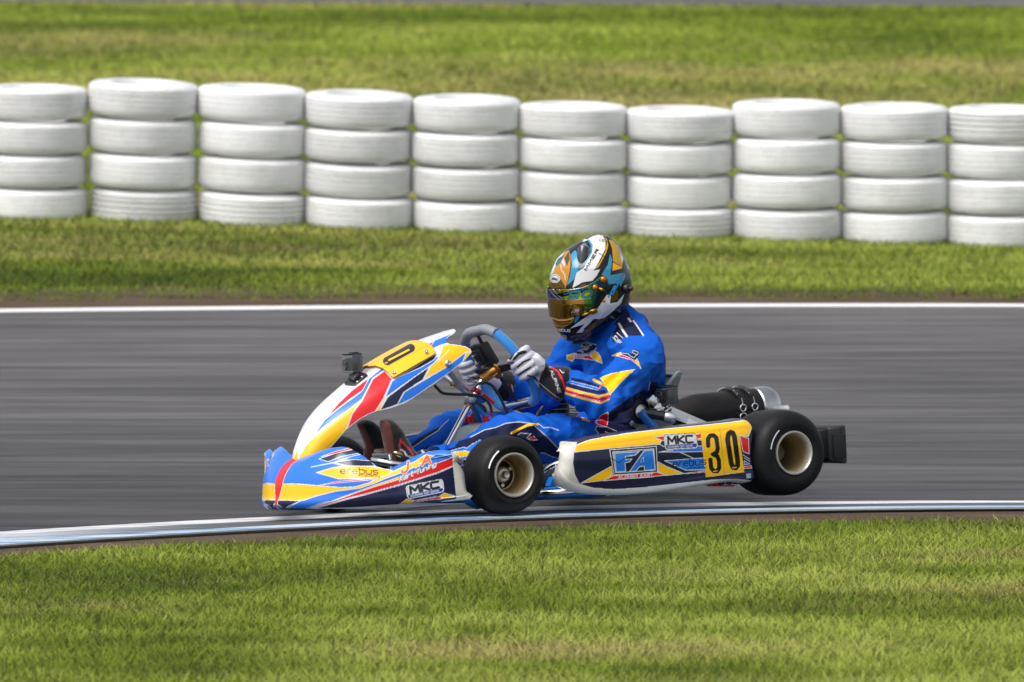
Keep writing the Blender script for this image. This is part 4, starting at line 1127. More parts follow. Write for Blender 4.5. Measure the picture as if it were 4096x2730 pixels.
for x_, y_, lat, r_ in ((1235, 705, -.03, .0115), (1365, 725, -.03, .0115), (925, 710, .06, .020)):
    c_ = pk(14, x_, y_, lat); mb = MB(); mb.lathe([(r_, -.011), (r_ * 1.02, -.006), (r_, .010), (r_ * .5, .011), (r_ * .45, .02), (.0001, .021)], c_, (0, 0, 1), 20); mb.build("filler_cap", m_red, tank)
    mb = MB(); mb.lathe([(r_ * .75, -.035), (r_ * .75, -.010)], c_, (0, 0, 1), 16); mb.build("cap_neck", m_tank, tank)
for x_, lat in ((1240, -.03), (1368, -.03)):
    c_ = pk(14, x_, 620, lat); mb = MB(); mb.lathe([(.004, -.016), (.0065, -.012), (.004, -.006), (.006, -.002), (.004, .006), (.004, .014)], c_, (0, 0, 1), 14); mb.build("hose_fitting", m_brass, tank)
MB().tube([pk(14, 700, 700, .1), pk(14, 960, 700, .1)], .012, 12).build("tank_strap", m_red, tank)

# ------------------------------------------------------------------ chassis
ch = MB()
rail = [(-.30, .10, .085), (-.28, .20, .075), (-.10, .27, .055), (.12, .31, .045), (.35, .32, .042), (.70, .30, .045), (1.0, .28, .07), (1.12, .26, .10)]
for sg in (-1, 1):
    ch.tube(cr(np.array([(x_, sg * y_, z_) for x_, y_, z_ in rail]), 50), .015, 14)
for x_, y_, z_ in ((-.295, .12, .083), (.12, .31, .045), (.42, .32, .042), (.80, .30, .05), (1.1, .265, .095)):
    ch.tube([(x_, -y_, z_), (x_, y_, z_)], .014, 14)
for sg in (-1, 1):                                     # kingpin yokes and stub axle arms
    ch.tube([(-.02, sg * .28, .055), (0, sg * .40, .09), (0, sg * .445, .105)], .016, 14)
    ch.tube([(0, sg * .445, .065), (0, sg * .445, .19)], .013, 14); ch.box((0, sg * .43, .185), (.04, .05, .010), None, .003); ch.box((0, sg * .43, .072), (.04, .05, .010), None, .003)
    ch.tube([(0, sg * .445, .127), (0, sg * .49, .127)], .012, 14)
    ch.tube([(.0, sg * .445, .11), (.12, sg * .41, .10)], .009, 10)
ch.build("chassis_frame", m_blue, kart)
tr = MB()
for sg in (-1, 1): tr.tube([(.12, sg * .41, .10), (.10, sg * .03, .12)], .006, 10)
tr.build("track_rods", m_alu, kart)
# visible blue plates inboard of the near front wheel
yk = MB(); yk.tube([pk(8, 690, 990, -.44), pk(8, 900, 955, -.44)], .017, 14); yk.tube(cr(np.array([pk(8, 700, 1000, -.45), pk(8, 790, 1130, -.45), pk(8, 860, 1230, -.45), pk(8, 980, 1300, -.43)]), 24), .021, 14); yk.build("front_yoke", m_blue, kart)
ft = MB(); ft.box((.06, 0, .030), (.66, .54, .003), None, 0); ft.build("floor_tray", m_alu, kart, smooth=False)
# side bumper bars under the near pod
for sg in (-1, 1):
    nb = MB(); nb.tube(cr(np.array([(.16, sg * .33, .055), (.20, sg * .50, .058), (.25, sg * .535, .06), (.78, sg * .55, .06), (.84, sg * .50, .055), (.86, sg * .31, .05)]), 50), .010, 12)
    nb.tube(cr(np.array([(.20, sg * .33, .055), (.23, sg * .50, .15), (.28, sg * .53, .16), (.74, sg * .54, .165), (.80, sg * .50, .15), (.82, sg * .31, .06)]), 50), .010, 12)
    nb.build("side_bumper_bar", m_chrome, kart)
def pk16(x_, y_, lat): return pk(16, x_, y_, lat)
lb = MB(); lb.tube([pk16(420, 1190, -.40), pk16(470, 1100, -.40), pk16(1330, 1035, -.40)], .0075, 12); lb.tube([pk16(420, 1190, -.40), pk16(500, 1310, -.40), pk16(2300, 1215, -.40)], .011, 12); lb.tube([pk16(390, 1190, -.41), pk16(450, 1190, -.40)], .013, 14); lb.build("side_rail", m_blue, kart)
ln = MB(); ln.prism([pk16(440, 1180, -.385), pk16(1300, 1080, -.385), pk16(1420, 1140, -.385), pk16(500, 1290, -.385)], (0, .01, 0)); ln.build("rail_plate", mat("dark_polished_plate", (.10, .09, .11), .25, .9), kart, smooth=False)
bc = MB(); bc.box(pk16(760, 920, -.33), (.045, .03, .035), rotm(0, .5, 0), .004); bc.build("brake_caliper", m_blue, kart); bc = MB(); bc.lathe([(.011, -.012), (.011, .012)], pk16(840, 600, -.33), unit((.4, -.6, .5)), 16); bc.tube([pk16(940, 880, -.36), pk16(900, 1010, -.36)], .004, 8); bc.build("brake_fittings", m_alu, kart)
# undertray brackets hanging below the pod
us = MB()
for x_, y_ in ((1898, 786), (1984, 778), (2062, 772)): us.lathe([(.008, -.006), (.008, .006), (.004, .007), (.004, .003), (.0001, .003)], pk(6, x_, y_, -.60), (0, -1, 0), 12)
us.build("bracket_bolts", m_black, kart)
ub = MB(); ub.prism([pk(6, 1840, 765, -.59), pk(6, 2095, 760, -.59), pk(6, 2070, 800, -.59), pk(6, 1900, 808, -.59)], (0, .02, 0)); ub.build("pod_bracket", m_alu, kart, smooth=False)
ub = MB(); ub.prism([pk(6, 1720, 790, -.58), pk(6, 1850, 770, -.58), pk(6, 1900, 810, -.58), pk(6, 2060, 806, -.58), pk(6, 2030, 824, -.58), pk(6, 1820, 822, -.58)], (0, .03, 0)); ub.build("caliper_mount", m_red, kart, smooth=False)
for x_, y_ in ((640, 898), (950, 876), (1410, 830)): MB().lathe([(.007, -.008), (.007, .008), (.0001, .008)], pk(6, x_, y_, -.56), (0, 0, -1), 12).build("floor_bolt", m_alu, kart)
pass

# ------------------------------------------------------------------ pedals and nose bars
nbar = MB(); nbar.tube(cr(np.array([pk(15, 20, 1215, -.24), pk(15, 200, 1240, -.25), pk(15, 520, 1295, -.29), pk(15, 870, 1350, -.36)]), 24), .0105, 14); nbar.tube(cr(np.array([(-.40, -.2, .10), (-.30, -.14, .09), (-.29, 0, .088), (-.30, .14, .09), (-.40, .2, .10)]), 40), .010, 12)
nbar.tube([(-.29, -.1, .088), (-.40, -.1, .20)], .008, 10); nbar.tube([(-.29, .1, .088), (-.40, .1, .20)], .008, 10); nbar.build("front_bumper_bar", m_chrome, kart)
pb = MB(); pb.tube(cr(np.array([pk(15, 150, 1010, -.04), pk(15, 500, 1025, -.12), pk(15, 640, 1050, -.15), pk(15, 800, 1140, -.155), pk(15, 900, 1260, -.155), pk(15, 940, 1400, -.15), pk(15, 940, 1600, -.15)]), 50), .0098, 14); pb.build("heel_loop", mat("nickel_plated_steel", tuple(lin((168, 156, 128))), .2, 1.0, noise=.2), kart)
for sg in (-1, 1):
    pd = MB(); pd.tube([(-.20, sg * .19, .06), (-.215, sg * .19, .20), (-.215, sg * .10, .205)], .006, 10); pd.tube([(-.215, sg * .19, .20), (-.215, sg * .09, .20)], .008, 10); pd.build("pedal", m_alu, kart)
MB().tube([pk(15, 930, 815, .22), pk(15, 1180, 745, .22)], .007, 10).build("brake_rod", m_chrome, kart)

# ------------------------------------------------------------------ seat
prof = np.array([(.36, .085), (.46, .060), (.60, .045), (.74, .050), (.86, .09), (.925, .18), (.955, .29), (.975, .40)])
pdist = np.r_[0, np.cumsum(np.linalg.norm(np.diff(prof, axis=0), axis=1))]
tt = np.linspace(0, pdist[-1], 60); PP = cr_at(prof, pdist, tt); TT = np.gradient(PP, axis=0); TT /= np.linalg.norm(TT, axis=1)[:, None]
NN = np.stack([-TT[:, 1], TT[:, 0]], 1)
uu = np.linspace(-1, 1, 61)
hgt = np.interp(tt / pdist[-1], [0, .15, .35, .55, .66, .78, .9, 1], [.05, .085, .13, .19, .215, .19, .13, .06])
hw_ = np.interp(tt / pdist[-1], [0, .5, 1], [.165, .19, .185])
Gs = np.zeros((60, 61, 3))
lat = np.sin(np.clip(uu * 1.25, -1.5707, 1.5707)); rise = np.clip((np.abs(uu) - .35) / .65, 0, 1) ** 1.35
Gs[..., 0] = PP[:, None, 0] + NN[:, None, 0] * hgt[:, None] * rise[None]; Gs[..., 2] = PP[:, None, 1] + NN[:, None, 1] * hgt[:, None] * rise[None]
Gs[..., 1] = hw_[:, None] * lat[None] / math.sin(1.25)
seat = sheet("seat", Gs, m_seat, kart, thick=.006)
edge = MB(); edge.tube(Gs[:, 0], .0065, 10); edge.tube(Gs[:, -1], .0065, 10); edge.tube(Gs[-1], .0065, 10); edge.tube(Gs[0], .0065, 10)
edge.build("seat_edge", mat("seat_edge_grey", tuple(lin((138, 150, 148))), .45, noise=.1), seat)
bl = MB(); bl.lathe([(.040, -.004), (.040, .001), (.0001, .0015)], pk(7, 160, 385, -.212), (0, -1, .1), 28); bl.build("rubber_washer", m_black, seat)
bl = MB(); bl.lathe([(.024, 0), (.024, .006), (.018, .009), (.0001, .010)], pk(7, 165, 382, -.218), (0, -1, .1), 28); bl.build("seat_bolt", m_alu, seat)
bl = MB()
for x_, y_ in ((265, 275), (335, 250)): bl.lathe([(.014, 0), (.014, .008), (.009, .012), (.0001, .012)], pk(7, x_, y_, -.21), (0, -1, .2), 18)
bl.build("washers", m_chrome, seat)
sb = MB(); P_ = cr(np.array([pk(7, 170, 370, -.235), pk(7, 200, 430, -.24), pk(7, 245, 480, -.245), pk(7, 290, 540, -.25), pk(7, 330, 590, -.25)]), 20); sb.tube(P_, np.linspace(.016, .014, 20), 14); sb.build("seat_stay", m_blue, kart)
# seat struts running back to the axle
ss = MB()
for a_, b_ in (((455, 345), (850, 515)), ((480, 410), (740, 515)), ((390, 330), (800, 560))):
    p0, p1 = pk(7, *a_, -.22), pk(7, *b_, -.26); d_ = unit(p1 - p0); w_ = unit(np.cross(d_, (0, 1, 0))) * .0085
    ss.prism([p0 - w_, p1 + d_ * .1 - w_, p1 + d_ * .1 + w_, p0 + w_], (0, .008, 0))
ss.build("seat_strut", m_alu, kart, smooth=False)
# ------------------------------------------------------------------ rear axle, bumper, engine, exhaust
MB().tube([(WB, -.60, ZR), (WB, .60, ZR)], .025, 28).build("rear_axle", mat("dark_steel", (.12, .12, .125), .35, .9, noise=.2), kart)
bd = MB(); bd.lathe([(.09, -.006), (.09, .006), (.03, .006), (.03, -.006)], (WB, -.28, ZR), (0, 1, 0), 48, close=True); bd.build("brake_disc", m_alu, kart)
rb = MB()
xr1 = pk(7, 2205, 700, -.56)[0]; zr1, zr0 = pk(7, 2200, 512, -.56)[2], pk(7, 2245, 905, -.56)[2]; zc = (zr0 + zr1) / 2
for sg in (-1, 1):
    a0 = [(xr1 - .085, sg * .44), (xr1 - .075, sg * .60), (xr1 - .035, sg * .62), (xr1 - .004, sg * .60), (xr1, sg * .56), (xr1, sg * .40), (xr1 - .03, sg * .37), (xr1 - .08, sg * .39)]
    bm = bmesh.new()
    lo_ = [bm.verts.new((x_, y_, zr0 + (.010 if x_ < xr1 - .06 else 0))) for x_, y_ in a0]; hi_ = [bm.verts.new((x_, y_, zr1 - (.004 if x_ < xr1 - .06 else 0))) for x_, y_ in a0]
    bm.faces.new(lo_[::-1]); bm.faces.new(hi_)
    for k in range(8): bm.faces.new([lo_[k], lo_[(k + 1) % 8], hi_[(k + 1) % 8], hi_[k]])
    bmesh.ops.recalc_face_normals(bm, faces=bm.faces[:]); bmesh.ops.bevel(bm, geom=bm.edges[:], offset=.009, segments=3, affect='EDGES', profile=.6)
    bm.verts.ensure_lookup_table(); rb.add([tuple(v.co) for v in bm.verts], [[v.index for v in f.verts] for f in bm.faces]); bm.free()
rb.box((1.29, 0, zc), (.085, .80, .085), None, .02)
for sg in (-1, 1):
    rb.box((xr1 - .12, sg * .50, zc + .004), (.12, .19, (zr1 - zr0) * .76), None, .012)
    rb.box((xr1 - .045, sg * .617, zc - .004), (.05, .012, (zr1 - zr0) * .62), None, .004)
rb.build("rear_bumper", mat("moulded_black_plastic", (.006, .006, .0068), .55, noise=.35, nscale=18, bump=.25), kart)
for sg in (-1, 1): MB().tube([(1.1, sg * .22, .10), (1.26, sg * .22, zc)], .013, 12).build("bumper_support", m_chrome, kart)

eng = empty("engine", kart)
e_c = pk(3, 1655, 1165, .30)
fins = []
for k in range(7):
    c_ = e_c + np.array([0.01, 0, .046 - .0165 * k])
    fm = MB(); fm.box(c_, (.125, .125, .0032), None, .0015); fm.build("cooling_fin", m_alu, eng)
MB().lathe([(.042, -.10), (.042, .055), (.03, .06), (.0001, .06)], e_c, (0, 0, 1), 32).build("cylinder", m_black, eng)
cb = MB(); cb.box(e_c + np.array([.0, 0, -.15]), (.16, .14, .12), None, .02); cb.lathe([(.06, 0), (.06, .05), (.03, .06)], e_c + np.array([0, .06, -.15]), (0, 1, 0), 32); cb.build("crankcase", mat("cast_aluminium", (.35, .35, .36), .5, .9, noise=.25, nscale=30), eng)
sp = MB(); sp.lathe([(.008, .058), (.009, .075), (.014, .08), (.014, .10), (.0001, .103)], e_c, (0, 0, 1), 16); sp.build("spark_plug", m_black, eng)

# exhaust: dark burnt steel chamber, polished end can, held by two coil springs
exa, exb = pk(7, 690, 405, .34), pk(7, 1325, 340, .34)
exd = unit(exb - exa); exl = np.linalg.norm(exb - exa)
m_burnt, nt, p = nodes_mat("heat_stained_steel")
hn = mapped_noise(nt, (1, 1, 1), 7, 6, .65)
nt.links.new(ramp(nt, hn, [(.3, (.008, .0075, .008)), (.5, (.016, .0145, .015)), (.68, (.034, .024, .02))]), p.inputs['Base Color']); p.inputs['Metallic'].default_value = .55; p.inputs['Roughness'].default_value = .42
exh = empty("exhaust", kart)
MB().lathe([(.026, -.20), (.030, -.16), (.040, -.12), (.066, -.004), (.0685, .010), (.0685, exl - .002), (.060, exl)], exa, exd, 64).build("expansion_chamber", m_burnt, exh, True, 30)
MB().lathe([(.0685, exl - .004), (.0715, exl + .0), (.0715, exl + .040), (.068, exl + .058), (.058, exl + .072), (.040, exl + .078), (.0001, exl + .079)], exa, exd, 64).build("end_can", mat("polished_can", (.52, .52, .53), .25, 1.0, noise=.3, nscale=14), exh, True, 30)
op = MB(); o0 = pk(7, 1490, 345, .27); op.lathe([(.014, 0), (.014, .055), (.0165, .058), (.0165, .066), (.0125, .066), (.012, .03)], o0, unit(exd + np.array([.1, -.1, -.15])), 28); op.build("tail_pipe", m_alu, exh)
ub_ = unit(np.cross(exd, (0, 1, 0))); ub_ = ub_ if ub_[2] > 0 else -ub_; vb_ = unit(np.cross(ub_, exd)); vb_ = vb_ if vb_[1] < 0 else -vb_
for xx in (1000, 1122):
    base_t = np.dot(pk(7, xx, 330, .34) - exa, exd)
    sp_pts = []; turns = 34
    for k in range(turns * 10 + 1):
        f = k / (turns * 10); th = math.radians(40 + 150 * f); R_ = .0765
        c_ = exa + exd * (base_t + .028 * (1 - f)) + (ub_ * math.sin(th) + vb_ * math.cos(th)) * R_ * 1.0
        rad = (ub_ * math.sin(th) + vb_ * math.cos(th)); ph = 2 * math.pi * turns * f
        sp_pts.append(c_ + (rad * math.cos(ph) + exd * math.sin(ph)) * .0062)
    spr = MB(); spr.tube(sp_pts, .0016, 5); so = spr.build("spring", mat("spring_steel", (.16, .16, .165), .4, .9), exh)
    th = math.radians(10); rad = ub_ * math.sin(th) + vb_ * math.cos(th); c_ = exa + exd * (base_t + .03) + rad * .078
    hk = MB(); 
    for dz, rr_ in ((-.005, .0115), (-.036, .0135)):
        ring_ = [c_ + np.array([0, -.002, dz]) + rr_ * (math.cos(a_) * exd + math.sin(a_) * np.array([0, 0, 1])) for a_ in np.linspace(0, 2 * math.pi, 25)]
        hk.tube(ring_, .0022, 8, cap=False)
    hk.tube([c_ + np.array([0, -.002, .004]), c_ + exd * -.004 + ub_ * .03], .0022, 8); hk.build("hook", m_chrome, so)
# ================================================================== the driver
def skin_union(parts, vox, it=8, fac=.5, sub=0):
    """closed overlapping shapes -> one continuous smooth surface (V, quads)"""
    mb = MB()
    for V, F in parts: mb.add(V, F)
    me = bpy.data.meshes.new("tmp"); me.from_pydata([tuple(map(float, v)) for v in mb.V], [], mb.F); me.update()
    o = bpy.data.objects.new("tmp", me); COL.objects.link(o)
    r = o.modifiers.new("r", 'REMESH'); r.mode = 'VOXEL'; r.voxel_size = vox
    s = o.modifiers.new("s", 'SMOOTH'); s.iterations = it; s.factor = fac
    if sub:
        b = o.modifiers.new("b", 'SUBSURF'); b.levels = b.render_levels = sub
    dg = bpy.context.evaluated_depsgraph_get(); ev = o.evaluated_get(dg); m2 = ev.to_mesh()
    V = np.zeros(len(m2.vertices) * 3, np.float32); m2.vertices.foreach_get("co", V); V = V.reshape(-1, 3).astype(float)
    N = np.zeros(len(m2.vertices) * 3, np.float32); m2.vertices.foreach_get("normal", N); N = N.reshape(-1, 3).astype(float)
    Q = np.zeros(len(m2.loops), np.int32); m2.loops.foreach_get("vertex_index", Q)
    L = np.zeros(len(m2.polygons), np.int32); m2.polygons.foreach_get("loop_total", L)
    assert (L == 4).all()
    ev.to_mesh_clear(); bpy.data.objects.remove(o); bpy.data.meshes.remove(me)
    return V, N, Q.reshape(-1, 4)

def ell_loft(secs, n=28):
    """secs: (centre, axis1, axis2) rings, closed with caps; axes are radius vectors"""
    a = np.linspace(0, 2 * math.pi, n, endpoint=False); V = []
    for c_, u_, w_ in secs: V += list(np.asarray(c_, float) + np.cos(a)[:, None] * np.asarray(u_, float) + np.sin(a)[:, None] * np.asarray(w_, float))
    m = len(secs)
    F = [[i * n + j, i * n + (j + 1) % n, (i + 1) * n + (j + 1) % n, (i + 1) * n + j] for i in range(m - 1) for j in range(n)]
    return V, F + [list(range(n))[::-1], [(m - 1) * n + j for j in range(n)]]

def limb(pts, rad, n=26, samples=30):
    P = cr(np.array(pts, float), samples); d = np.linspace(0, 1, len(pts))
    dd = np.r_[0, np.cumsum(np.linalg.norm(np.diff(np.array(pts, float), axis=0), axis=1))]; dd /= dd[-1]
    r = np.interp(np.linspace(0, 1, samples), dd, rad)
    # rounded ends
    P = np.vstack([P[0] - unit(P[1] - P[0]) * r[0] * .55, P, P[-1] + unit(P[-1] - P[-2]) * r[-1] * .55]); r = np.r_[r[0] * .6, r, r[-1] * .6]
    return tube_vf(P, r, n)

def wrinkle(V, N, centre, axis, amp, freq, reach, seed=0.0):
    """soft folds across an axis near a joint"""
    d = V - centre; t = d @ unit(axis); rr = np.linalg.norm(d, axis=1)
    w = np.exp(-(rr / reach) ** 2)
    ph = t * freq + seed + 1.4 * np.sin((d @ np.array([.3, .8, .5])) * freq * .45 + seed)
    return V + N * (amp * w * np.sin(ph))[:, None]

def noise3(V, f, seed):
    return (vnoise(V[:, 0] * f + V[:, 1] * f * .7 + 50, V[:, 2] * f + V[:, 1] * f * .5 + 50, seed, 3) + vnoise(V[:, 1] * f + 30, V[:, 2] * f - V[:, 0] * f * .6 + 80, seed + 1, 3)) - 1.0

person = empty("person", None)
person.matrix_world = kart.matrix_world.copy()
tag(person, "kart driver in blue race suit and black, gold and white helmet, hands on steering wheel", "person")

S_n, E_n, W_n = pk(5, 1185, 455, -.195), pk(5, 800, 1005, -.32), pk(5, 75, 745, -.175)
S_f, E_f, W_f = S_n * np.array([1, -1, 1]) + np.array([-.005, 0, 0]), pk(3, 1420, 1010, .27), pk(3, 800, 770, .165)
K_n, A_n = pk(8, 1480, 430, -.20), pk(8, 330, 785, -.14)
K_f, A_f = pk(8, 820, 385, .19), pk(15, 300, 1330, .13)
H_n, H_f = np.array([.72, -.11, .135]), np.array([.72, .11, .135])
ye = np.array([0, 1, 0.0])
torso = [((.735, 0, .085), .13, .09), ((.745, 0, .12), .175, .125), ((.785, 0, .20), .170, .122), ((.806, 0, .29), .164, .116), ((.820, 0, .38), .172, .116), ((.824, 0, .45), .180, .114), ((.815, 0, .515), .175, .102),
         ((.805, 0, .560), .125, .088), ((.785, 0, .595), .078, .072), ((.765, 0, .635), .066, .068), ((.740, 0, .70), .06, .065)]
ts = []
for k, (c_, hw, hd) in enumerate(torso):
    nx = torso[min(k + 1, len(torso) - 1)][0]; pv = torso[max(k - 1, 0)][0]
    t_ = unit(np.array(nx) - np.array(pv)); f_ = unit(np.cross(ye, t_)); ts.append((c_, ye * hw, f_ * hd))
P_t = np.array([np.r_[c_, np.linalg.norm(u_), np.linalg.norm(w_)] for c_, u_, w_ in ts])
tdd = np.r_[0, np.cumsum(np.linalg.norm(np.diff(P_t[:, :3], axis=0), axis=1))]
Pf = cr_at(P_t, tdd, np.linspace(0, tdd[-1], 40)); ts2 = []
for k in range(40):
    t_ = unit(Pf[min(k + 1, 39), :3] - Pf[max(k - 1, 0), :3]); ts2.append((Pf[k, :3], ye * Pf[k, 3], unit(np.cross(ye, t_)) * Pf[k, 4]))
parts = [ell_loft(ts2, 40)]
parts.append(limb([S_n + np.array([-.01, .09, .02]), S_n, S_n * .5 + E_n * .5 + np.array([.012, -.012, .010]), E_n + np.array([.004, 0, .004])], [.062, .075, .066, .062]))
parts.append(limb([E_n + np.array([.008, 0, 0]), E_n, E_n * .5 + W_n * .5, W_n + unit(E_n - W_n) * .055], [.058, .063, .056, .048]))
parts.append(limb([S_f + np.array([-.01, -.09, .02]), S_f, S_f * .5 + E_f * .5 + np.array([.018, .012, 0]), E_f], [.062, .074, .068, .060]))
parts.append(limb([E_f, E_f * .5 + W_f * .5, W_f + unit(E_f - W_f) * .05], [.060, .052, .045]))
for H_, K_, A_, Md in ((H_n, K_n, A_n, pk(8, 900, 690, -.17)), (H_f, K_f, A_f, K_f * .55 + A_f * .45)):
    parts.append(limb([H_ + np.array([.03, 0, 0]), H_ * .55 + K_ * .45 + np.array([0, 0, .012]), K_], [.098, .088, .070]))
    parts.append(limb([K_ + np.array([.02, 0, -.01]), K_, Md, A_], [.064, .068, .056, .043]))
parts.append(ell_loft([((.715 + dx, 0, .74 + dz), ye * r_, np.array([r_ * 1.15, 0, 0])) for dx, dz, r_ in ((.02, -.12, .03), (.015, -.09, .06), (.005, -.04, .082), (0, .02, .086), (0, .06, .07), (0, .085, .04))], 24))
V, N, Q = skin_union(parts, .0050, 12, .5, 1)
# cloth: folds at elbows, waist, knees and shoulders, plus a soft unevenness
for c_, ax, am, fr, re in ((E_n, W_n - E_n, .0045, 150, .085), (E_n * .6 + S_n * .4, S_n - E_n, .0030, 120, .09), (E_f, S_f - E_f, .0035, 150, .09), (S_n, (0, -1, .3), .0030, 95, .10), (K_n, A_n - K_n, .0040, 120, .10), (K_f, A_f - K_f, .0040, 115, .10),
                             (H_n, (1, 0, .5), .0045, 110, .12), (np.array([.72, -.03, .25]), (.2, 0, 1), .0040, 110, .12), (np.array([.74, 0, .42]), (.3, .6, 1), .0030, 90, .12), (A_n, A_n - K_n, .0035, 190, .07), (A_f, A_f - K_f, .0035, 190, .07), (W_n, W_n - E_n, .0025, 210, .06)):
    V = wrinkle(V, N, np.asarray(c_), np.asarray(ax, float), am * 2.0, fr * .85, re * 1.1, c_[0] * 9)
rdg = lambda f, s: 1 - np.abs(noise3(V * np.array([1, .8, 1.5]), f, s)) * 2.2
V = V + N * (noise3(V, 9, 71) * .010 + noise3(V, 18, 75) * .0030 + np.clip(rdg(4.5, 81), 0, 1) ** 3 * .011 + np.clip(rdg(9, 87), 0, 1) ** 3 * .0050 - .005)[:, None]
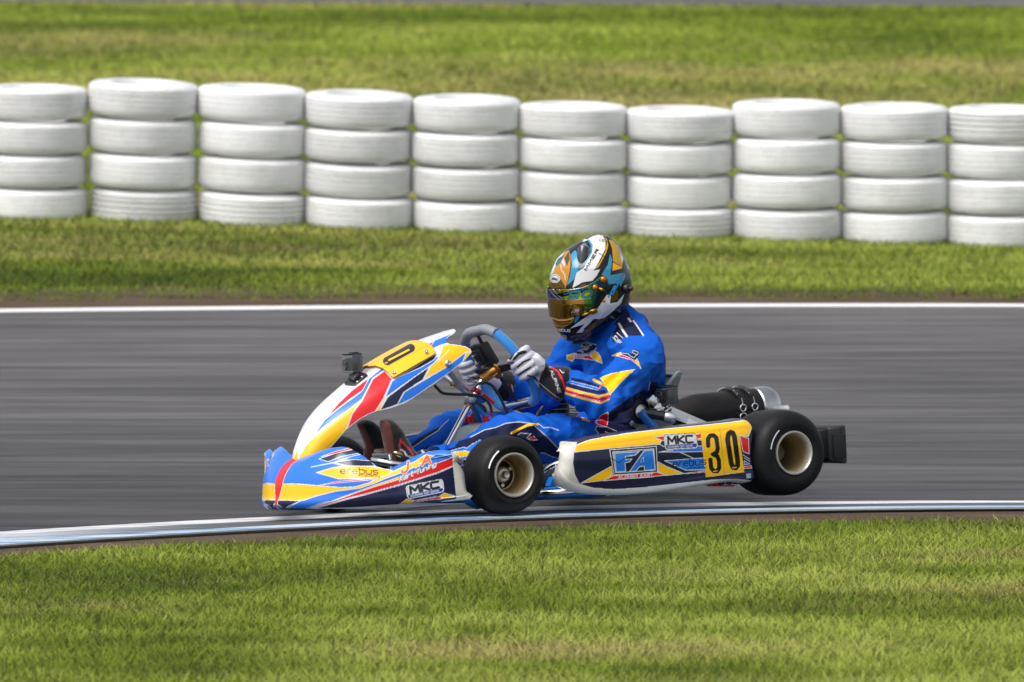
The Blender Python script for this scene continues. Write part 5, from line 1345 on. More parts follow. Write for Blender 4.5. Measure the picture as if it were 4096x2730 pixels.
# suit print: coloured panels, stripes and flat white piping lines
def P4(*a): return C(4, *a)
def P5(*a): return C(5, *a)
def P8(*a): return C(8, *a)
def P3(*a): return C(3, *a)
def P17(*a): return C(17, *a)
def P14(*a): return C(14, *a)
def P15(*a): return C(15, *a)
suit_layers = [
    # far leg
    ('poly', P15((900, 900), (1200, 660), (1700, 400), (1640, 500), (1400, 660), (1040, 900)), 'navy'), ('line', P15((1040, 900), (1400, 650), (1640, 505), (1720, 400), (1900, 240)), 'white', 1.0),
    # near leg, outer navy panel and stripes
    ('poly', P8((680, 590), (740, 520), (890, 470), (960, 430), (1060, 380), (1200, 350), (1320, 300), (1420, 284), (1500, 280), (1640, 304), (1745, 375), (1850, 470), (2060, 690), (2015, 745), (1880, 700), (1760, 662), (1700, 1000), (1000, 900), (830, 590)), 'navy'),
    ('line', P8((880, 470), (960, 430), (1060, 378), (1200, 348), (1320, 298), (1420, 282), (1500, 278), (1640, 296), (1740, 302), (1800, 350), (1880, 345), (1990, 382)), 'white', 1.3),
    ('line', P8((1680, 320), (1745, 375), (1850, 470), (2060, 692)), 'white', 1.2), ('line', P8((1760, 664), (1820, 672), (1900, 712), (2020, 745)), 'white', 1.0),
    ('line', P8((1400, 420), (1600, 316), (1725, 306)), 'yellow', 4.5), ('poly', P8((1600, 492), (1680, 455), (1700, 490), (1732, 506), (1640, 506)), 'red', .8), ('line', P8((1480, 440), (1515, 418), (1645, 430), (1590, 480)), 'lgrey', 1.2),
    ('poly', P8((280, 600), (400, 580), (480, 590), (520, 640), (700, 590), (800, 585), (700, 640), (480, 680), (330, 650)), 'navy'),
    ('poly', P8((560, 660), (800, 592), (835, 608), (900, 560), (1010, 500), (1040, 560), (860, 660), (820, 700), (600, 690)), 'blue', .9),
    ('poly', P8((600, 668), (700, 650), (830, 636), (850, 655), (900, 640), (880, 700), (720, 728), (640, 720)), 'yellow', .9), ('poly', P8((330, 650), (440, 655), (430, 690), (300, 700)), 'yellow', .9),
    ('poly', P8((690, 740), (850, 705), (840, 745), (700, 770)), 'blue', .8), ('poly', P8((690, 775), (845, 748), (840, 800), (700, 830)), 'navy', .7), ('poly', P8((700, 845), (830, 822), (825, 862), (710, 876)), tuple(lin((120, 14, 40))), .7), ('poly', P8((700, 885), (830, 870), (830, 1000), (700, 1000)), 'navy'),
    # torso side, hip
    ('poly', P5((1300, 790), (1262, 890), (1180, 895), (1000, 1015), (860, 1105), (805, 1150), (795, 1305), (890, 1352), (860, 1420), (1100, 1400), (1420, 1000), (1380, 860), (1370, 800)), 'navy'), ('line', P5((1285, 790), (1265, 890)), 'white', 1.2),
    ('poly', P5((640, 1425), (700, 1380), (660, 1338), (680, 1300), (795, 1310), (900, 1355), (1000, 1500), (640, 1500)), 'navy', 1.0), ('line', P5((770, 1362), (850, 1390)), 'white', 1.0),
    ('poly', P5((662, 1258), (700, 1200), (740, 1168), (808, 1140), (805, 1220), (790, 1308), (700, 1282)), 'red', 1.1), ('poly', P5((505, 1196), (595, 1232), (592, 1252), (505, 1222)), 'yellow', .6), ('line', P5((470, 1175), (485, 1205)), 'red', 2.2), ('line', P5((630, 1235), (640, 1262)), 'navy', 2.5),
    # chest emblem
    ('poly', P17((1230, 60), (1900, 250), (1930, 330), (1880, 450), (1800, 590), (1560, 760), (860, 730), (930, 590), (1090, 440), (1110, 300)), 'navy'),
    ('poly', P17((370, 800), (850, 700), (760, 900), (660, 1130), (355, 1010)), 'yellow', 2.0), ('poly', P17((800, 760), (1550, 810), (1830, 1070), (1200, 980), (700, 940), (760, 860)), 'red', 1.6),
    ('poly', P17((1560, 790), (1640, 690), (1820, 600), (1970, 680), (2090, 850), (2160, 1020), (2200, 1230), (1830, 1070)), 'yellow', 2.0),
    ('line', P17((1240, 80), (1900, 270)), 'lgrey', 1.3), ('line', P17((1200, 150), (1380, 220)), 'lgrey', 1.8), ('line', P17((1430, 190), (1660, 270), (1450, 340), (1120, 400), (1100, 300), (1230, 320)), 'lgrey', 1.5), ('line', P17((930, 590), (1080, 510), (1500, 420), (1370, 530), (1250, 500), (1020, 600), (1240, 620), (1130, 700), (1330, 740), (1540, 710), (1620, 620), (1800, 560), (1900, 420)), 'lgrey', 1.5),
    ('line', P5((515, 330), (500, 390)), 'white', 1.2),
    # sleeve emblem
    ('poly', P5((843, 497), (900, 470), (955, 460), (965, 482), (905, 500)), 'yellow', .8), ('poly', P5((905, 498), (960, 484), (1030, 508), (1110, 552), (1125, 585), (1060, 540)), 'red', .8), ('poly', P5((1110, 560), (1135, 528), (1165, 590), (1182, 648), (1150, 612)), 'yellow', .8),
    ('poly', P5((955, 470), (1000, 450), (1075, 480), (1090, 418), (1165, 450), (1150, 500), (1110, 548), (1040, 508)), 'navy'), ('line', P5((975, 468), (1030, 472), (1060, 500), (1100, 520), (1130, 480)), 'lgrey', 1.2), ('line', P5((1092, 432), (1150, 456), (1138, 486), (1084, 462), (1092, 432)), 'lgrey', 1.1),
    # yellow flash and the forearm stripes
    ('poly', P5((712, 748), (830, 702), (960, 675), (1112, 650), (950, 800), (880, 880), (828, 942), (790, 850)), 'yellow', 1.0),
    ('line', P5((400, 762), (560, 800), (690, 850)), 'navy', 6), ('line', P5((392, 800), (560, 842), (690, 872)), 'blue', 4), ('line', P5((392, 786), (560, 826), (688, 858)), 'white', .8), ('line', P5((380, 812), (560, 858), (690, 890)), 'white', .8),
    ('line', P5((352, 832), (520, 880), (690, 912), (762, 908)), 'navy', 7.5), ('line', P5((338, 868), (520, 918), (700, 962), (815, 930)), 'yellow', 4.5), ('line', P5((330, 884), (520, 934), (712, 982)), 'white', .7), ('line', P5((325, 898), (520, 952), (720, 1000), (818, 955)), 'red', 5.0),
    ('line', P5((320, 914), (520, 970), (720, 1018)), 'white', .7), ('line', P5((318, 926), (520, 986), (720, 1036), (815, 992)), 'yellow', 3.2), ('line', P5((640, 770), (700, 800), (780, 840)), 'yellow', 5), ('line', P5((700, 870), (740, 820)), 'orange', 2.0),
    # shoulder strap
    ('poly', P5((838, 292), (900, 160), (960, 100), (1035, 55), (1110, 90), (1180, 190), (1218, 265), (1010, 268), (868, 350)), 'navy'), ('line', P5((1032, 62), (1062, 102)), 'white', 4.0), ('line', P5((1092, 96), (1140, 160), (1206, 262)), 'white', 2.8),
    ('poly', P4((960, 1250), (1040, 1130), (1110, 1040), (1165, 1130), (1160, 1160), (1090, 1190), (1000, 1270)), 'navy'),
    ('line', P5((930, 130), (968, 200), (1018, 272)), 'white', 4.2), ('line', P5((856, 285), (900, 340)), 'white', 1.0), ('line', P5((905, 232), (970, 292)), 'white', 1.4),
] + letters("CIF", P5((872, 290))[0], (8, 9.5), (6, -9), 'white', 1.6, gap=1.25) + letters("KART", P17((850, 890))[0], (7.2, .7), (.6, -6.5), 'white', .9, gap=1.25)
m_suit = mat_attr("race_suit_cloth", .74, sheen=.0, weave=.55, spec=.22)
view_k = unit(KR.T @ (CAMP - KT))
def print_body(name, V, N, Q, layers, base, m, parent, facing=-.05):
    colr = paint(projk(V), base, layers)
    away = (N @ view_k) < facing
    colr[away] = PAL[base] if isinstance(base, str) else base
    me = quick_mesh(name, V, Q); set_print(me, colr)
    return link(name, me, m, parent)
body = print_body("body", V, N, Q, suit_layers, 'suit', m_suit, person)

# ------------------------------------------------------------------ helmet: rings between the outlines of its two sides
hc = k2w([.715, -.005, .735])
hdepth = (hc - CAMP) @ FW
def at_depth(px_, py_): return CAMP + ray(px_, py_) * hdepth
Lh = [(755, 124), (640, 146), (560, 188), (430, 262), (300, 352), (205, 478), (158, 612), (143, 740), (145, 850), (153, 960), (168, 1080), (186, 1190), (232, 1292), (300, 1392), (372, 1458), (470, 1474)]
Rh = [(765, 124), (880, 142), (962, 196), (1040, 300), (1092, 402), (1140, 512), (1172, 632), (1186, 755), (1180, 868), (1152, 972), (1102, 1066), (1030, 1150), (945, 1232), (850, 1310), (720, 1392), (560, 1456)]
Lw = np.array([at_depth(*C(4, q)[0]) for q in Lh]); Rw = np.array([at_depth(*C(4, q)[0]) for q in Rh])
nL = 380
ww = np.linalg.norm(Rw - Lw, axis=1) / 2
ld = np.r_[0, np.cumsum(np.linalg.norm(np.diff((Lw + Rw) / 2, axis=0), axis=1) + .6 * np.abs(np.diff(ww)))]
tq = np.linspace(0, ld[-1], nL)
Lf, Rf = cr_at(Lw, ld, tq), cr_at(Rw, ld, tq)
cen, hv = (Lf + Rf) / 2, (Rf - Lf) / 2
hwid = np.linalg.norm(hv, axis=1)
dep = np.minimum(hwid * .99, .128) * np.interp(np.linspace(0, 1, nL), [0, .5, .8, 1], [1, 1, .98, .95])
na = 720
an = np.linspace(0, 2 * math.pi, na)
ca, sa = np.cos(an), np.sin(an)
se = lambda v, e: np.sign(v) * np.abs(v) ** e
Gh = cen[:, None] + hv[:, None] * se(ca, .96)[None, :, None] + (-FW)[None, None] * dep[:, None, None] * se(sa, .96)[None, :, None]
Gh_k = (Gh - KT) @ KR
def P18(*a): return C(18, *a)
def ell(cx_, cy_, rx, ry, n=24): return [(cx_ + rx * math.cos(a_), cy_ + ry * math.sin(a_)) for a_ in np.linspace(0, 2 * math.pi, n, endpoint=False)]
hel_layers = [
    ('poly', P4((150, 780), (160, 660), (200, 540), (250, 430), (330, 345), (395, 320), (415, 400), (408, 560), (380, 700), (350, 800)), tuple(lin((190, 128, 6)))), ('poly', P4((150, 760), (180, 690), (300, 690), (350, 780), (340, 800), (150, 800)), 'dgold'),
    ('poly', P4((155, 640), (190, 540), (240, 430), (330, 345), (300, 400), (250, 470), (215, 540), (195, 600)), 'white'), ('poly', P4((300, 460), (330, 420), (350, 500), (330, 530)), 'lgrey'), ('poly', P4((335, 420), (395, 330), (405, 430), (370, 520)), 'dgold'), ('poly', P4((222, 495), (255, 425), (345, 370), (290, 470), (240, 525)), 'teal'),
    ('line', P4((290, 500), (300, 570), (340, 620), (350, 690)), 'lgrey', 2.0),
    ('poly', P4((412, 372), (470, 312), (492, 330), (502, 420), (516, 500), (492, 640), (440, 705), (358, 772), (400, 650), (430, 500)), 'cyan', 1.0, 'black'),
    ('poly', P4((620, 182), (680, 148), (760, 120), (825, 140), (852, 205), (852, 300), (800, 405), (715, 572), (786, 560), (742, 640), (690, 702), (560, 722), (438, 795), (490, 600), (580, 540), (640, 430), (682, 350), (692, 250), (655, 195)), 'white'),
    ('poly', P4((585, 178), (640, 185), (600, 205), (560, 215)), 'white'),
    ('line', P4((505, 580), (600, 478), (665, 350), (678, 255), (640, 195)), 'cyan', 3.6), ('line', P4((515, 575), (590, 470), (650, 350), (662, 262), (635, 212)), 'black', 1.4),
    ('poly', P4((708, 575), (790, 450), (850, 320), (868, 210), (828, 145), (872, 172), (892, 260), (862, 360), (772, 525)), 'gold', 1.0, 'black'),
    ('poly', P4((888, 178), (950, 200), (1010, 265), (1042, 335), (1082, 430), (1062, 552), (940, 582), (946, 470), (932, 300)), 'gold', 1.2, 'black'), ('poly', P4((945, 480), (1000, 500), (1060, 540), (940, 580)), tuple(lin((236, 160, 12)))), ('poly', P4((1042, 345), (1078, 420), (1060, 480), (1045, 420)), 'white'),
    ('line', P4((772, 360), (1032, 514)), 'black', 1.4), ('line', P4((625, 180), (700, 190), (750, 260), (772, 360)), 'lgrey', .9),
    ('poly', P4((798, 625), (878, 500), (908, 348), (942, 440), (920, 628), (1092, 594), (1112, 652), (1042, 785), (1012, 738), (880, 752), (872, 680)), 'cyan', 1.4, 'black'), ('line', P4((1080, 610), (1030, 720)), 'teal', 1.4),
    ('poly', P4((1160, 620), (1186, 690), (1182, 760), (1164, 750)), 'cyan'), ('poly', P4((1115, 478), (1158, 560), (1132, 545)), 'white'), ('poly', P4((1160, 800), (1188, 760), (1186, 880), (1150, 920)), 'gold'),
    ('poly', P4((408, 1302), (500, 1230), (560, 1190), (742, 1068), (870, 878), (922, 888), (908, 988), (1000, 970), (1092, 862), (1050, 982), (960, 1072), (820, 1182), (700, 1182), (560, 1352), (488, 1356), (592, 1244)), 'white'),
    ('poly', P4((792, 1180), (820, 1110), (940, 1045), (900, 1110)), 'lgrey'),
    ('poly', P4((918, 982), (945, 842), (1012, 818), (1006, 932)), 'dgold'), ('poly', P4((560, 1345), (742, 1190), (900, 1150), (820, 1220), (640, 1335)), 'dgold'), ('poly', P4((400, 1400), (520, 1375), (560, 1380), (420, 1425)), 'dgold'), ('poly', P4((300, 1380), (360, 1390), (370, 1440), (330, 1430)), 'gold'),
    ('poly', P4((170, 1150), (300, 1170), (460, 1135), (440, 1225), (330, 1290), (230, 1280)), tuple(lin((150, 96, 12)))), ('line', P4((185, 1165), (260, 1195), (360, 1195), (450, 1170)), tuple(lin((250, 196, 90))), 3.0), ('line', P4((200, 1195), (280, 1222), (420, 1205)), 'black', 2.0), ('line', P4((230, 1230), (300, 1252), (400, 1235)), 'dgold', 3.0),
    ('poly', P4((452, 1245), (480, 1140), (562, 1108), (505, 1205)), 'cyan', 1.0, 'black'),
    ('line', P4((590, 1310), (660, 1250), (740, 1190)), 'navy', 3.5), ('poly', P4((620, 745), (520, 790), (560, 740)), 'dgold'),
    ('poly', P4(*ell(218, 674, 70, 60)), 'black'), ('poly', P4(*ell(218, 674, 66, 56)), 'white'), ('line', P4(*(ell(218, 676, 52, 42) + [(270, 676)])), 'black', .9),
] + letters("ARAI", P4((180, 690))[0], (5.2, .8), (.5, -9), 'black', 1.5, gap=1.3) + letters("MMER", P4((615, 575))[0], (8.5, -14.5), (-9, -3.0), 'black', 2.0, gap=1.4) + letters("JOEY", P4((888, 905))[0], (7.5, -13.0), (9, 2.5), tuple(lin((24, 150, 214))), 2.4, gap=1.25, halo='navy', hw=.9)
hel_layers += letters("erebus", P4((205, 1330))[0], (9.6, .6), (0, -13), 'white', 1.3, gap=1.22) + letters("CB", P4((770, 200))[0], (9, 2), (3, -8), 'navy', 1.0)
m_hel = mat_attr("helmet_lacquer", .24, coat=.35, spec=.4)
helmet = sheet("helmet", Gh_k, m_hel, person)
hp = np.array([v.co for v in helmet.data.vertices]); 
set_print(helmet.data, paint(projk(hp), 'black', hel_layers))
# visor: a mirrored shield standing just off the shell
vis_px = P4((118, 770), (150, 800), (300, 812), (420, 808), (540, 790), (640, 752), (740, 690), (800, 640), (850, 648), (872, 690), (866, 770), (830, 850), (780, 930), (720, 1000), (650, 1070), (590, 1110), (450, 1136), (330, 1160), (230, 1160), (172, 1148), (150, 1050), (60, 930), (60, 780))
Nn = np.cross(np.gradient(Gh_k, axis=0), np.gradient(Gh_k, axis=1)); Nn /= np.linalg.norm(Nn, axis=2)[..., None] + 1e-12
if np.mean(np.sum(Nn * (Gh_k - Gh_k.mean((0, 1))), 2)) < 0: Nn = -Nn
Gv = Gh_k + Nn * .0055
front = (sa > -.55)
kv = inpoly(projk(Gh_k.reshape(-1, 3)), vis_px).reshape(Gh_k.shape[:2]) & front[None]
# carry the shield round the far cheek at the same heights
lv = np.linspace(0, 1, nL); rows_v = kv.any(1)
for i in np.nonzero(rows_v)[0]:
    yl = projk(Gh_k[i, na // 2][None])[0][1]
    if C(4, (0, 772))[0][1] < yl < C(4, (0, 1148))[0][1]: kv[i, (ca < -.55) & (sa < .25) & (sa > -.55)] = True
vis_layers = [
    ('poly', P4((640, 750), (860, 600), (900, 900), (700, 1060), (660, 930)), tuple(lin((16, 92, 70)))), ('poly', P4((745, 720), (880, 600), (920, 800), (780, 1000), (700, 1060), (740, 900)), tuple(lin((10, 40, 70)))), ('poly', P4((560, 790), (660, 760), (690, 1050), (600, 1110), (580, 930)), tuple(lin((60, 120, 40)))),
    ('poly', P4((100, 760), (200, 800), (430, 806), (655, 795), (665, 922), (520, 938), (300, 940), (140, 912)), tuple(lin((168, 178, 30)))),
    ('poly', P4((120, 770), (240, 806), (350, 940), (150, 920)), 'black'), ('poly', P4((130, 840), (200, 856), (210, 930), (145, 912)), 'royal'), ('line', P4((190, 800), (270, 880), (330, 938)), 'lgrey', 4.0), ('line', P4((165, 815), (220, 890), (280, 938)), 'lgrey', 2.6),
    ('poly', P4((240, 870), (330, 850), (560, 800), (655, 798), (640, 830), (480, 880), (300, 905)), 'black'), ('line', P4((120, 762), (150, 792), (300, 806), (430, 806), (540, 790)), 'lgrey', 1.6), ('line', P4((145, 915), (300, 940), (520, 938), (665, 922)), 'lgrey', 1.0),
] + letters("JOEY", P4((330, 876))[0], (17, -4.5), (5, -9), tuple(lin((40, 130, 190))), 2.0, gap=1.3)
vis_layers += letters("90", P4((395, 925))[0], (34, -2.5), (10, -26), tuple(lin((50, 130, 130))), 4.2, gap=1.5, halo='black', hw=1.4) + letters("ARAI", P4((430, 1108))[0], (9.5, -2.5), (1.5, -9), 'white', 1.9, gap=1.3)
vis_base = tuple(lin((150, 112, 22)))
m_vis = mat_attr("mirrored_visor", .07, coat=.6, metal=.92)
visor = sheet("visor", Gv, m_vis, helmet, None, keep=kv)
vp = np.array([v.co for v in visor.data.vertices]); set_print(visor.data, paint(projk(vp), vis_base, vis_layers))
so_ = visor.modifiers.new("thickness", 'SOLIDIFY'); so_.thickness = .003; so_.offset = -1
def hel_surface(px_, py_):
    X = projk(Gh_k[:, :na // 2].reshape(-1, 3)); k = np.argmin(((X - np.array([px_, py_])) ** 2).sum(1)); i, j = divmod(k, na // 2)
    return Gh_k[i, j], Nn[i, j]
m_ora = mat("gold_anodised", tuple(lin((214, 120, 18))), .25, .8)
for x_, y_, r_ in ((825, 688, .0085), (725, 785, .0075), (826, 950, .0035)):
    p_, n_ = hel_surface(*C(4, (x_, y_))[0]); mb = MB(); mb.lathe([(r_ * 1.35, .002), (r_ * 1.35, .007), (r_ * 1.1, .010), (r_ * .95, .0115), (r_ * .6, .0125), (.0001, .0130)], p_, n_, 24); mb.build("visor_pivot", m_ora, helmet)
p_, n_ = hel_surface(*C(4, (1110, 800))[0]); mb = MB(); mb.lathe([(.016, -.002), (.016, .008), (.012, .014), (.007, .016), (.006, .024), (.0001, .025)], p_, n_, 24); mb.build("restraint_post", m_black, helmet)
for a_, b_, w_ in (((660, 1085), (735, 1068), .010), ((560, 1130), (650, 1100), .006), ((770, 800), (822, 825), .007)):
    p0, n0 = hel_surface(*C(4, a_)[0]); p1, n1 = hel_surface(*C(4, b_)[0]); mb = MB(); mb.tube([p0 + n0 * .004, (p0 + p1) / 2 + n0 * .008, p1 + n1 * .004], [w_ * .7, w_, w_ * .8], 12); mb.build("visor_tab", mat("brass_tab", tuple(lin((120, 92, 20))), .3, .8), helmet)
# top air scoop
p_, n_ = hel_surface(*C(4, (580, 330))[0]); p1, n1 = hel_surface(*C(4, (545, 500))[0]); p2, n2 = hel_surface(*C(4, (590, 235))[0])
mb = MB(); mb.tube([p1 - n1 * .012, p_ * .5 + p1 * .5 - n_ * .003, p_ + n_ * .001, p2 - n2 * .010], [.010, .019, .022, .012], 20); mb.build("air_scoop", mat("smoked_scoop", (.02, .022, .026), .12, coat=.6), helmet)
# chin roll: dark lining closing the bottom
mb = MB(); mb.tube(Gh_k[-2, ::12] * .999, .006, 12, cap=False); mb.build("neck_roll", mat("dark_lining", (.012, .012, .013), .8), helmet)

# ------------------------------------------------------------------ gloves: palm, thumb and four fingers closed round the rim
def hand(sgn, wrist, frac):
    """sgn +1: near hand. frac: (u, v) of the grip centre on the wheel"""
    R = np.array(ring); rr_ = np.array(frac) * np.array([1, 1.0]); g = sw(frac[0] * sgn, frac[1])
    i = np.argmin(((R - np.array([frac[0] * sgn, frac[1]])) ** 2).sum(1))
    tang = unit(sw(*ring[max(i - 1, 0)]) - sw(*ring[min(i + 1, len(ring) - 1)])); tang = tang if tang @ sw_v > 0 else -tang
    out_ = unit(np.cross(tang, sw_n)); out_ = out_ if out_ @ (sw_u * sgn) > 0 else -out_
    nrm = sw_n
    parts = []
    def ringp(deg, r, s): a_ = math.radians(deg); return g + tang * s + (out_ * math.cos(a_) + nrm * math.sin(a_)) * r
    # fingers: angle 90 = driver side, 0 = outer side, -90 = front side, -200 = closing inside
    for s, dr, dl in ((.039, .001, 0), (.0148, .0025, 12), (-.0095, .002, 8), (-.033, .0, -6)):
        angs = np.array([52, 25, 0, -28, -60, -95, -130, -162 - dl]); rad = np.array([.040, .0385, .037, .035, .0315, .0285, .0265, .0250]) + dr
        pts = [ringp(a_, r_, s * (1 - .012 * k)) for k, (a_, r_) in enumerate(zip(angs, rad))]
        parts.append(limb(pts, np.array([.0134, .0138, .0130, .0122, .0120, .0108, .0102, .0088]), 14, 26))
    # palm and back of the hand
    k0 = ringp(46, .045, .004); k1 = wrist
    mid_ = k0 * .52 + k1 * .48 + out_ * .006
    secs = []
    axis = unit(k1 - k0); w1 = unit(tang - axis * (tang @ axis)); w2 = np.cross(axis, w1)
    for f, a_, b_ in ((-.12, .040, .013), (0, .048, .0175), (.2, .050, .020), (.45, .048, .0225), (.7, .041, .024), (.9, .036, .027), (1.05, .036, .029)):
        c_ = k0 * (1 - f) + k1 * f + out_ * .008 * math.sin(math.pi * min(max(f, 0), 1)); secs.append((c_, w1 * a_, w2 * b_))
    parts.append(ell_loft(secs, 26))
    # thumb from the side of the palm, over the top of the rim to the inside
    b0 = k0 * .55 + k1 * .45 + w1 * .030
    parts.append(limb([b0, b0 * .45 + ringp(95, .040, .046) * .55, ringp(100, .034, .040), ringp(135, .030, .030), ringp(165, .028, .020)], [.0165, .0150, .0135, .0125, .0105], 14, 24))
    return parts, dict(g=g, k0=k0, k1=k1, axis=axis, w1=w1, w2=w2, tang=tang, out=out_)
m_glove = mat_attr("glove_fabric", .72, sheen=.2, weave=.4, spec=.3)
def glove(sgn, wrist, elbow, frac, layers):
    parts, h = hand(sgn, wrist, frac)
    # gauntlet cuff
    d_ = unit(elbow - wrist)
    parts.append(limb([wrist - d_ * .035, wrist, wrist + d_ * .035, wrist + d_ * .068], [.030, .038, .051, .060], 24, 16))
    V, N, Q = skin_union(parts, .0028, 4, .5)
    V = V + N * (noise3(V, 60, 91) * .0016)[:, None]
    t_ = (V - wrist) @ d_
    colr = paint(projk(V), 'lgrey', layers)
    cuff = t_ > .004 + .010 * np.sin((V @ np.array([40., 60, 20])))
    P_ = projk(V)
    ck = paint(P_, 'black', layers)
    colr[cuff] = ck[cuff]
    me = quick_mesh("glove", V, Q); set_print(me, colr)
    return link("glove", me, m_glove, person), h
lay_n = [('line', P3((1075, 430), (1120, 385), (1165, 375)), 'black', 5), ('poly', P3((1035, 490), (1050, 410), (1110, 368), (1172, 372), (1130, 420), (1085, 500), (1060, 500)), 'black'), ('line', P3((1060, 470), (1080, 420), (1100, 400), (1090, 440)), 'lgrey', 1.2),
         ('poly', P3((1110, 480), (1160, 410), (1230, 384), (1285, 394), (1280, 415), (1200, 440), (1140, 490), (1090, 525)), 'black'), ('line', P3((1160, 595), (1230, 530), (1315, 496)), 'black', 3.2), ('line', P3((1175, 695), (1250, 640), (1325, 600)), 'black', 3.6), ('line', P3((1040, 535), (1080, 545), (1110, 540)), 'black', 3.0),
         ('line', P3((1330, 410), (1380, 480), (1410, 600)), 'lgrey', 1.0), ('line', P3((1340, 420), (1370, 500), (1395, 690)), 'grey', .9), ('line', P3((1395, 705), (1450, 690), (1475, 640)), 'red', 1.6), ('line', P3((1290, 700), (1370, 720), (1420, 780)), 'black', 3.5),
         ('line', P3((1585, 598), (1660, 640), (1720, 740), (1758, 868)), 'red', 3.2), ('line', P3((1420, 780), (1560, 900), (1640, 960), (1710, 998)), 'lgrey', 1.1)]
lay_n += [('line', q, 'lgrey', 1.5) for q in text("ALPINE", P3((1570, 640))[0], (5.0, 13), (9, -4), 1.3)] + [('line', P3((1690, 625), (1725, 665), (1745, 660)), 'lgrey', 1.6)]
lay_f = [('line', P3((640, 660), (720, 680), (800, 720)), 'black', 5.0), ('line', P3((530, 720), (610, 715), (690, 745)), 'black', 2.2), ('line', P3((540, 780), (640, 785), (720, 770)), 'black', 2.0), ('line', P3((1085, 815), (1110, 900), (1145, 890), (1130, 830)), 'lgrey', 2.2), ('line', P3((1040, 800), (1060, 900), (1075, 980)), 'red', 1.2)]
g1, h1 = glove(1, W_n, E_n, (.159, -.010), lay_n)
g2, h2 = glove(-1, W_f, E_f, (.158, .012), lay_f)

# ------------------------------------------------------------------ boots
m_boot = mat_attr("boot_suede", .78, sheen=.3, weave=.4, spec=.3)
def boot(toe, heel, ankle, shin_from, layers, sole_c):
    up_ = unit(toe - heel)                                   # along the sole, heel to toe
    ins_ = (ankle - heel) - up_ * ((ankle - heel) @ up_); ins_ = unit(ins_)   # away from the sole
    lat_ = unit(np.cross(up_, ins_)); L = np.linalg.norm(toe - heel)
    prof_ = [(.0, .026, .030), (.04, .033, .040), (.18, .036, .050), (.35, .036, .048), (.55, .041, .040), (.75, .045, .034), (.90, .040, .027), (.98, .026, .018), (1.0, .012, .010)]
    secs = [(heel + up_ * L * f + ins_ * hh * .92, lat_ * w_, ins_ * hh) for f, w_, hh in prof_]
    parts = [ell_loft(secs, 28), limb([heel + up_ * .055 + ins_ * .045, ankle, ankle + unit(shin_from - ankle) * .05], [.043, .043, .045], 24, 16), limb([heel + up_ * L * .55 + ins_ * .04, (heel + up_ * L * .4 + ankle) / 2 + ins_ * .006, ankle], [.034, .040, .042], 22, 16)]
    V, N, Q = skin_union(parts, .0036, 5, .5)
    V = V + N * (noise3(V, 38, 93) * .0022)[:, None]
    d_ = (V - heel) @ ins_
    colr = paint(projk(V), tuple(lin((17, 17, 19))), layers)
    colr[(d_ < .014) & (N @ ins_ < .1)] = sole_c
    me = quick_mesh("boot", V, Q); set_print(me, colr); return link("boot", me, m_boot, person)
sole_c = lin((88, 36, 30))
toe_n, heel_n = pk(15, 255, 262, -.12), pk(15, 520, 1560, -.12)
lay_b = [('line', P15((740, 720), (715, 840), (720, 1010)), tuple(lin((190, 40, 60))), 4.0), ('line', P15((770, 760), (850, 850), (960, 960), (1030, 1080), (1060, 1220)), tuple(lin((190, 40, 60))), 4.0),
         ('line', P15((740, 960), (820, 1000), (890, 1110), (1030, 1160), (970, 1200), (990, 1260)), 'lgrey', 2.6), ('poly', P15((1215, 960), (1270, 965), (1350, 1060), (1320, 1100), (1270, 1080)), 'lgrey')]
boot(toe_n, heel_n, A_n + unit(A_n - K_n) * .045, K_n, lay_b, sole_c)
toe_f, heel_f = pk(1, 838, 812, .13), pk(1, 1000, 1200, .13)
lay_b2 = [('line', P1((880, 1010), (915, 940), (935, 980), (950, 1060)), tuple(lin((190, 40, 60))), 2.4), ('line', P1((885, 1000), (930, 1045), (940, 1090)), 'lgrey', 1.8)]
boot(toe_f, heel_f, A_f + unit(A_f - K_f) * .02, K_f, lay_b2, sole_c)

# ================================================================== action cameras
m_cambk = mat("camera_black", (.012, .012, .014), .3, coat=.3)
m_glass = mat("lens_glass", (.004, .004, .006), .05, coat=1.0)
m_case = bpy.data.materials.new("clear_case"); m_case.use_nodes = True
_nt = m_case.node_tree; _p = _nt.nodes['Principled BSDF']; _p.inputs['Base Color'].default_value = (.5, .52, .55, 1); _p.inputs['Roughness'].default_value = .08; _p.inputs['Metallic'].default_value = .3
_t = _nt.nodes.new('ShaderNodeBsdfTransparent'); _t.inputs[0].default_value = (.93, .95, .97, 1); _m = _nt.nodes.new('ShaderNodeMixShader'); _f = _nt.nodes.new('ShaderNodeFresnel'); _f.inputs[0].default_value = 1.5
_a = _nt.nodes.new('ShaderNodeMath'); _a.operation = 'MULTIPLY_ADD'; _a.inputs[1].default_value = 1.0; _a.inputs[2].default_value = .10; _nt.links.new(_f.outputs[0], _a.inputs[0])
_nt.links.new(_a.outputs[0], _m.inputs[0]); _nt.links.new(_t.outputs[0], _m.inputs[1]); _nt.links.new(_p.outputs[0], _m.inputs[2]); _nt.links.new(_m.outputs[0], _nt.nodes['Material Output'].inputs['Surface'])
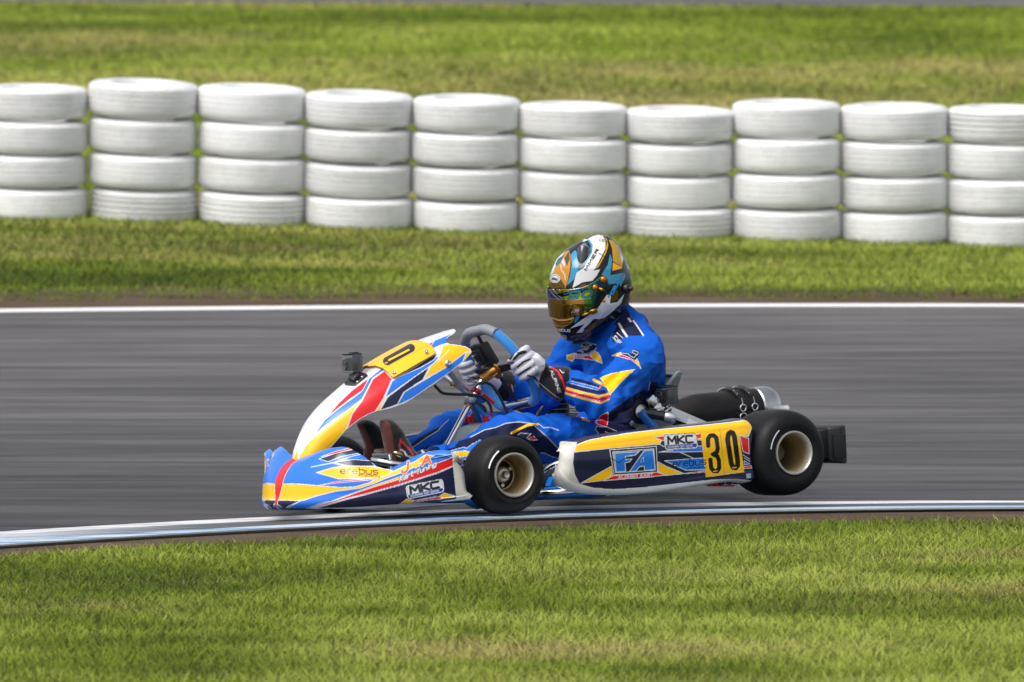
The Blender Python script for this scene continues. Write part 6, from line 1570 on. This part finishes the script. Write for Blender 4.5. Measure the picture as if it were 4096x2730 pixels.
def action_camera(c_, scale, label, mount):
    """faces forward (-x in the kart frame)"""
    r = empty("action_camera"); r.matrix_world = kart.matrix_world.copy(); tag(r, label, "camera", "action cameras mounted on the kart")
    s = scale; c_ = np.asarray(c_)
    b = MB(); b.box(c_ + np.array([-.004, 0, -.001]) * s, (.024 * s, .054 * s, .044 * s), None, .004 * s); b.build("camera_body", m_cambk, r)
    b = MB(); b.box(c_ + np.array([-.018, .009, .003]) * s, (.012 * s, .026 * s, .026 * s), None, .003 * s); b.lathe([(.0095 * s, 0), (.0095 * s, .004 * s), (.007 * s, .005 * s), (.0001, .0035 * s)], c_ + np.array([-.024, .009, .003]) * s, (-1, 0, 0), 24); b.build("lens", m_glass, r)
    b = MB(); b.box(c_ + np.array([.0, 0, 0]) * s, (.042 * s, .068 * s, .058 * s), None, .006 * s); b.box(c_ + np.array([-.022, .009, .003]) * s, (.016 * s, .034 * s, .034 * s), None, .004 * s); b.build("clear_case", m_case, r)
    b = MB(); b.box(c_ + np.array([.0, 0, .0315]) * s, (.044 * s, .052 * s, .006 * s), None, .002 * s); b.box(c_ + np.array([.004, -.004, .036]) * s, (.02 * s, .03 * s, .005 * s), None, .002 * s); b.build("latch", m_cambk, r)
    mount(r, c_, s)
    return r
c1 = pk(1, 803, 345, .015)
def mount1(r, c_, s):
    b = MB(); b.tube([c_ + np.array([0, 0, -.030]), c_ + np.array([.004, 0, -.044]), c_ + np.array([.012, 0, -.052])], .009, 14); b.lathe([(.008, -.018), (.011, -.016), (.011, .016), (.008, .018)], c_ + np.array([.004, 0, -.042]), (0, 1, 0), 20); b.build("swivel", m_cambk, r)
    foot = pk(1, 838, 480, -.015); g_ = unit(np.array([-.6, -.25, .75]))
    b = MB(); e1 = unit(np.cross(g_, (0, 1, 0))); e2 = np.cross(g_, e1); M_ = np.stack([e1, e2, g_], 1)
    b.box(foot + g_ * .006, (.062, .058, .014), M_, .005); b.box(foot + g_ * .018, (.034, .03, .016), M_, .005); b.build("mount_base", m_cambk, r)
    b = MB()
    for t_ in (-.012, .012): b.lathe([(.0045, 0), (.0045, .004), (.0001, .005)], foot + e1 * t_ + e2 * .022 + g_ * .012, g_, 12)
    b.build("mount_screws", m_chrome, r)
action_camera(c1, 1.0, "small action camera on a black sticky mount atop the front fairing", mount1)
c2 = pk(7, 432, 225, -.235)
def mount2(r, c_, s):
    a_, b_ = pk(7, 195, 385, -.235), pk(7, 430, 432, -.275)
    b = MB(); b.tube([a_, b_], .0155, 20); b.tube([a_ * .8 + b_ * .2, a_ * .62 + b_ * .38], .019, 20); b.build("clamp_bar", m_cambk, r)
    d_ = unit(b_ - a_); b = MB(); b.lathe([(.0175, -.02), (.019, -.014), (.019, .012), (.015, .018), (.0001, .02)], b_ + d_ * .012, d_, 28); b.build("bar_end", m_alu, r)
    q = pk(7, 440, 345, -.25); b = MB(); b.tube([c_ + np.array([0, 0, -.028]), q, b_ * .85 + a_ * .15 + np.array([0, 0, .012])], .008, 12); b.lathe([(.012, -.006), (.012, .006), (.005, .008)], q, (0, -1, 0), 18); b.build("swivel", m_chrome, r)
    b = MB(); b.box(pk(7, 290, 285, -.235), (.03, .02, .05), rotm(0, -.7, 0), .005); b.box(pk(7, 345, 345, -.24), (.03, .022, .03), rotm(0, -.7, 0), .005); b.build("clamp", m_chrome, r)
action_camera(c2, 1.05, "small action camera clamped beside the driver's seat", mount2)
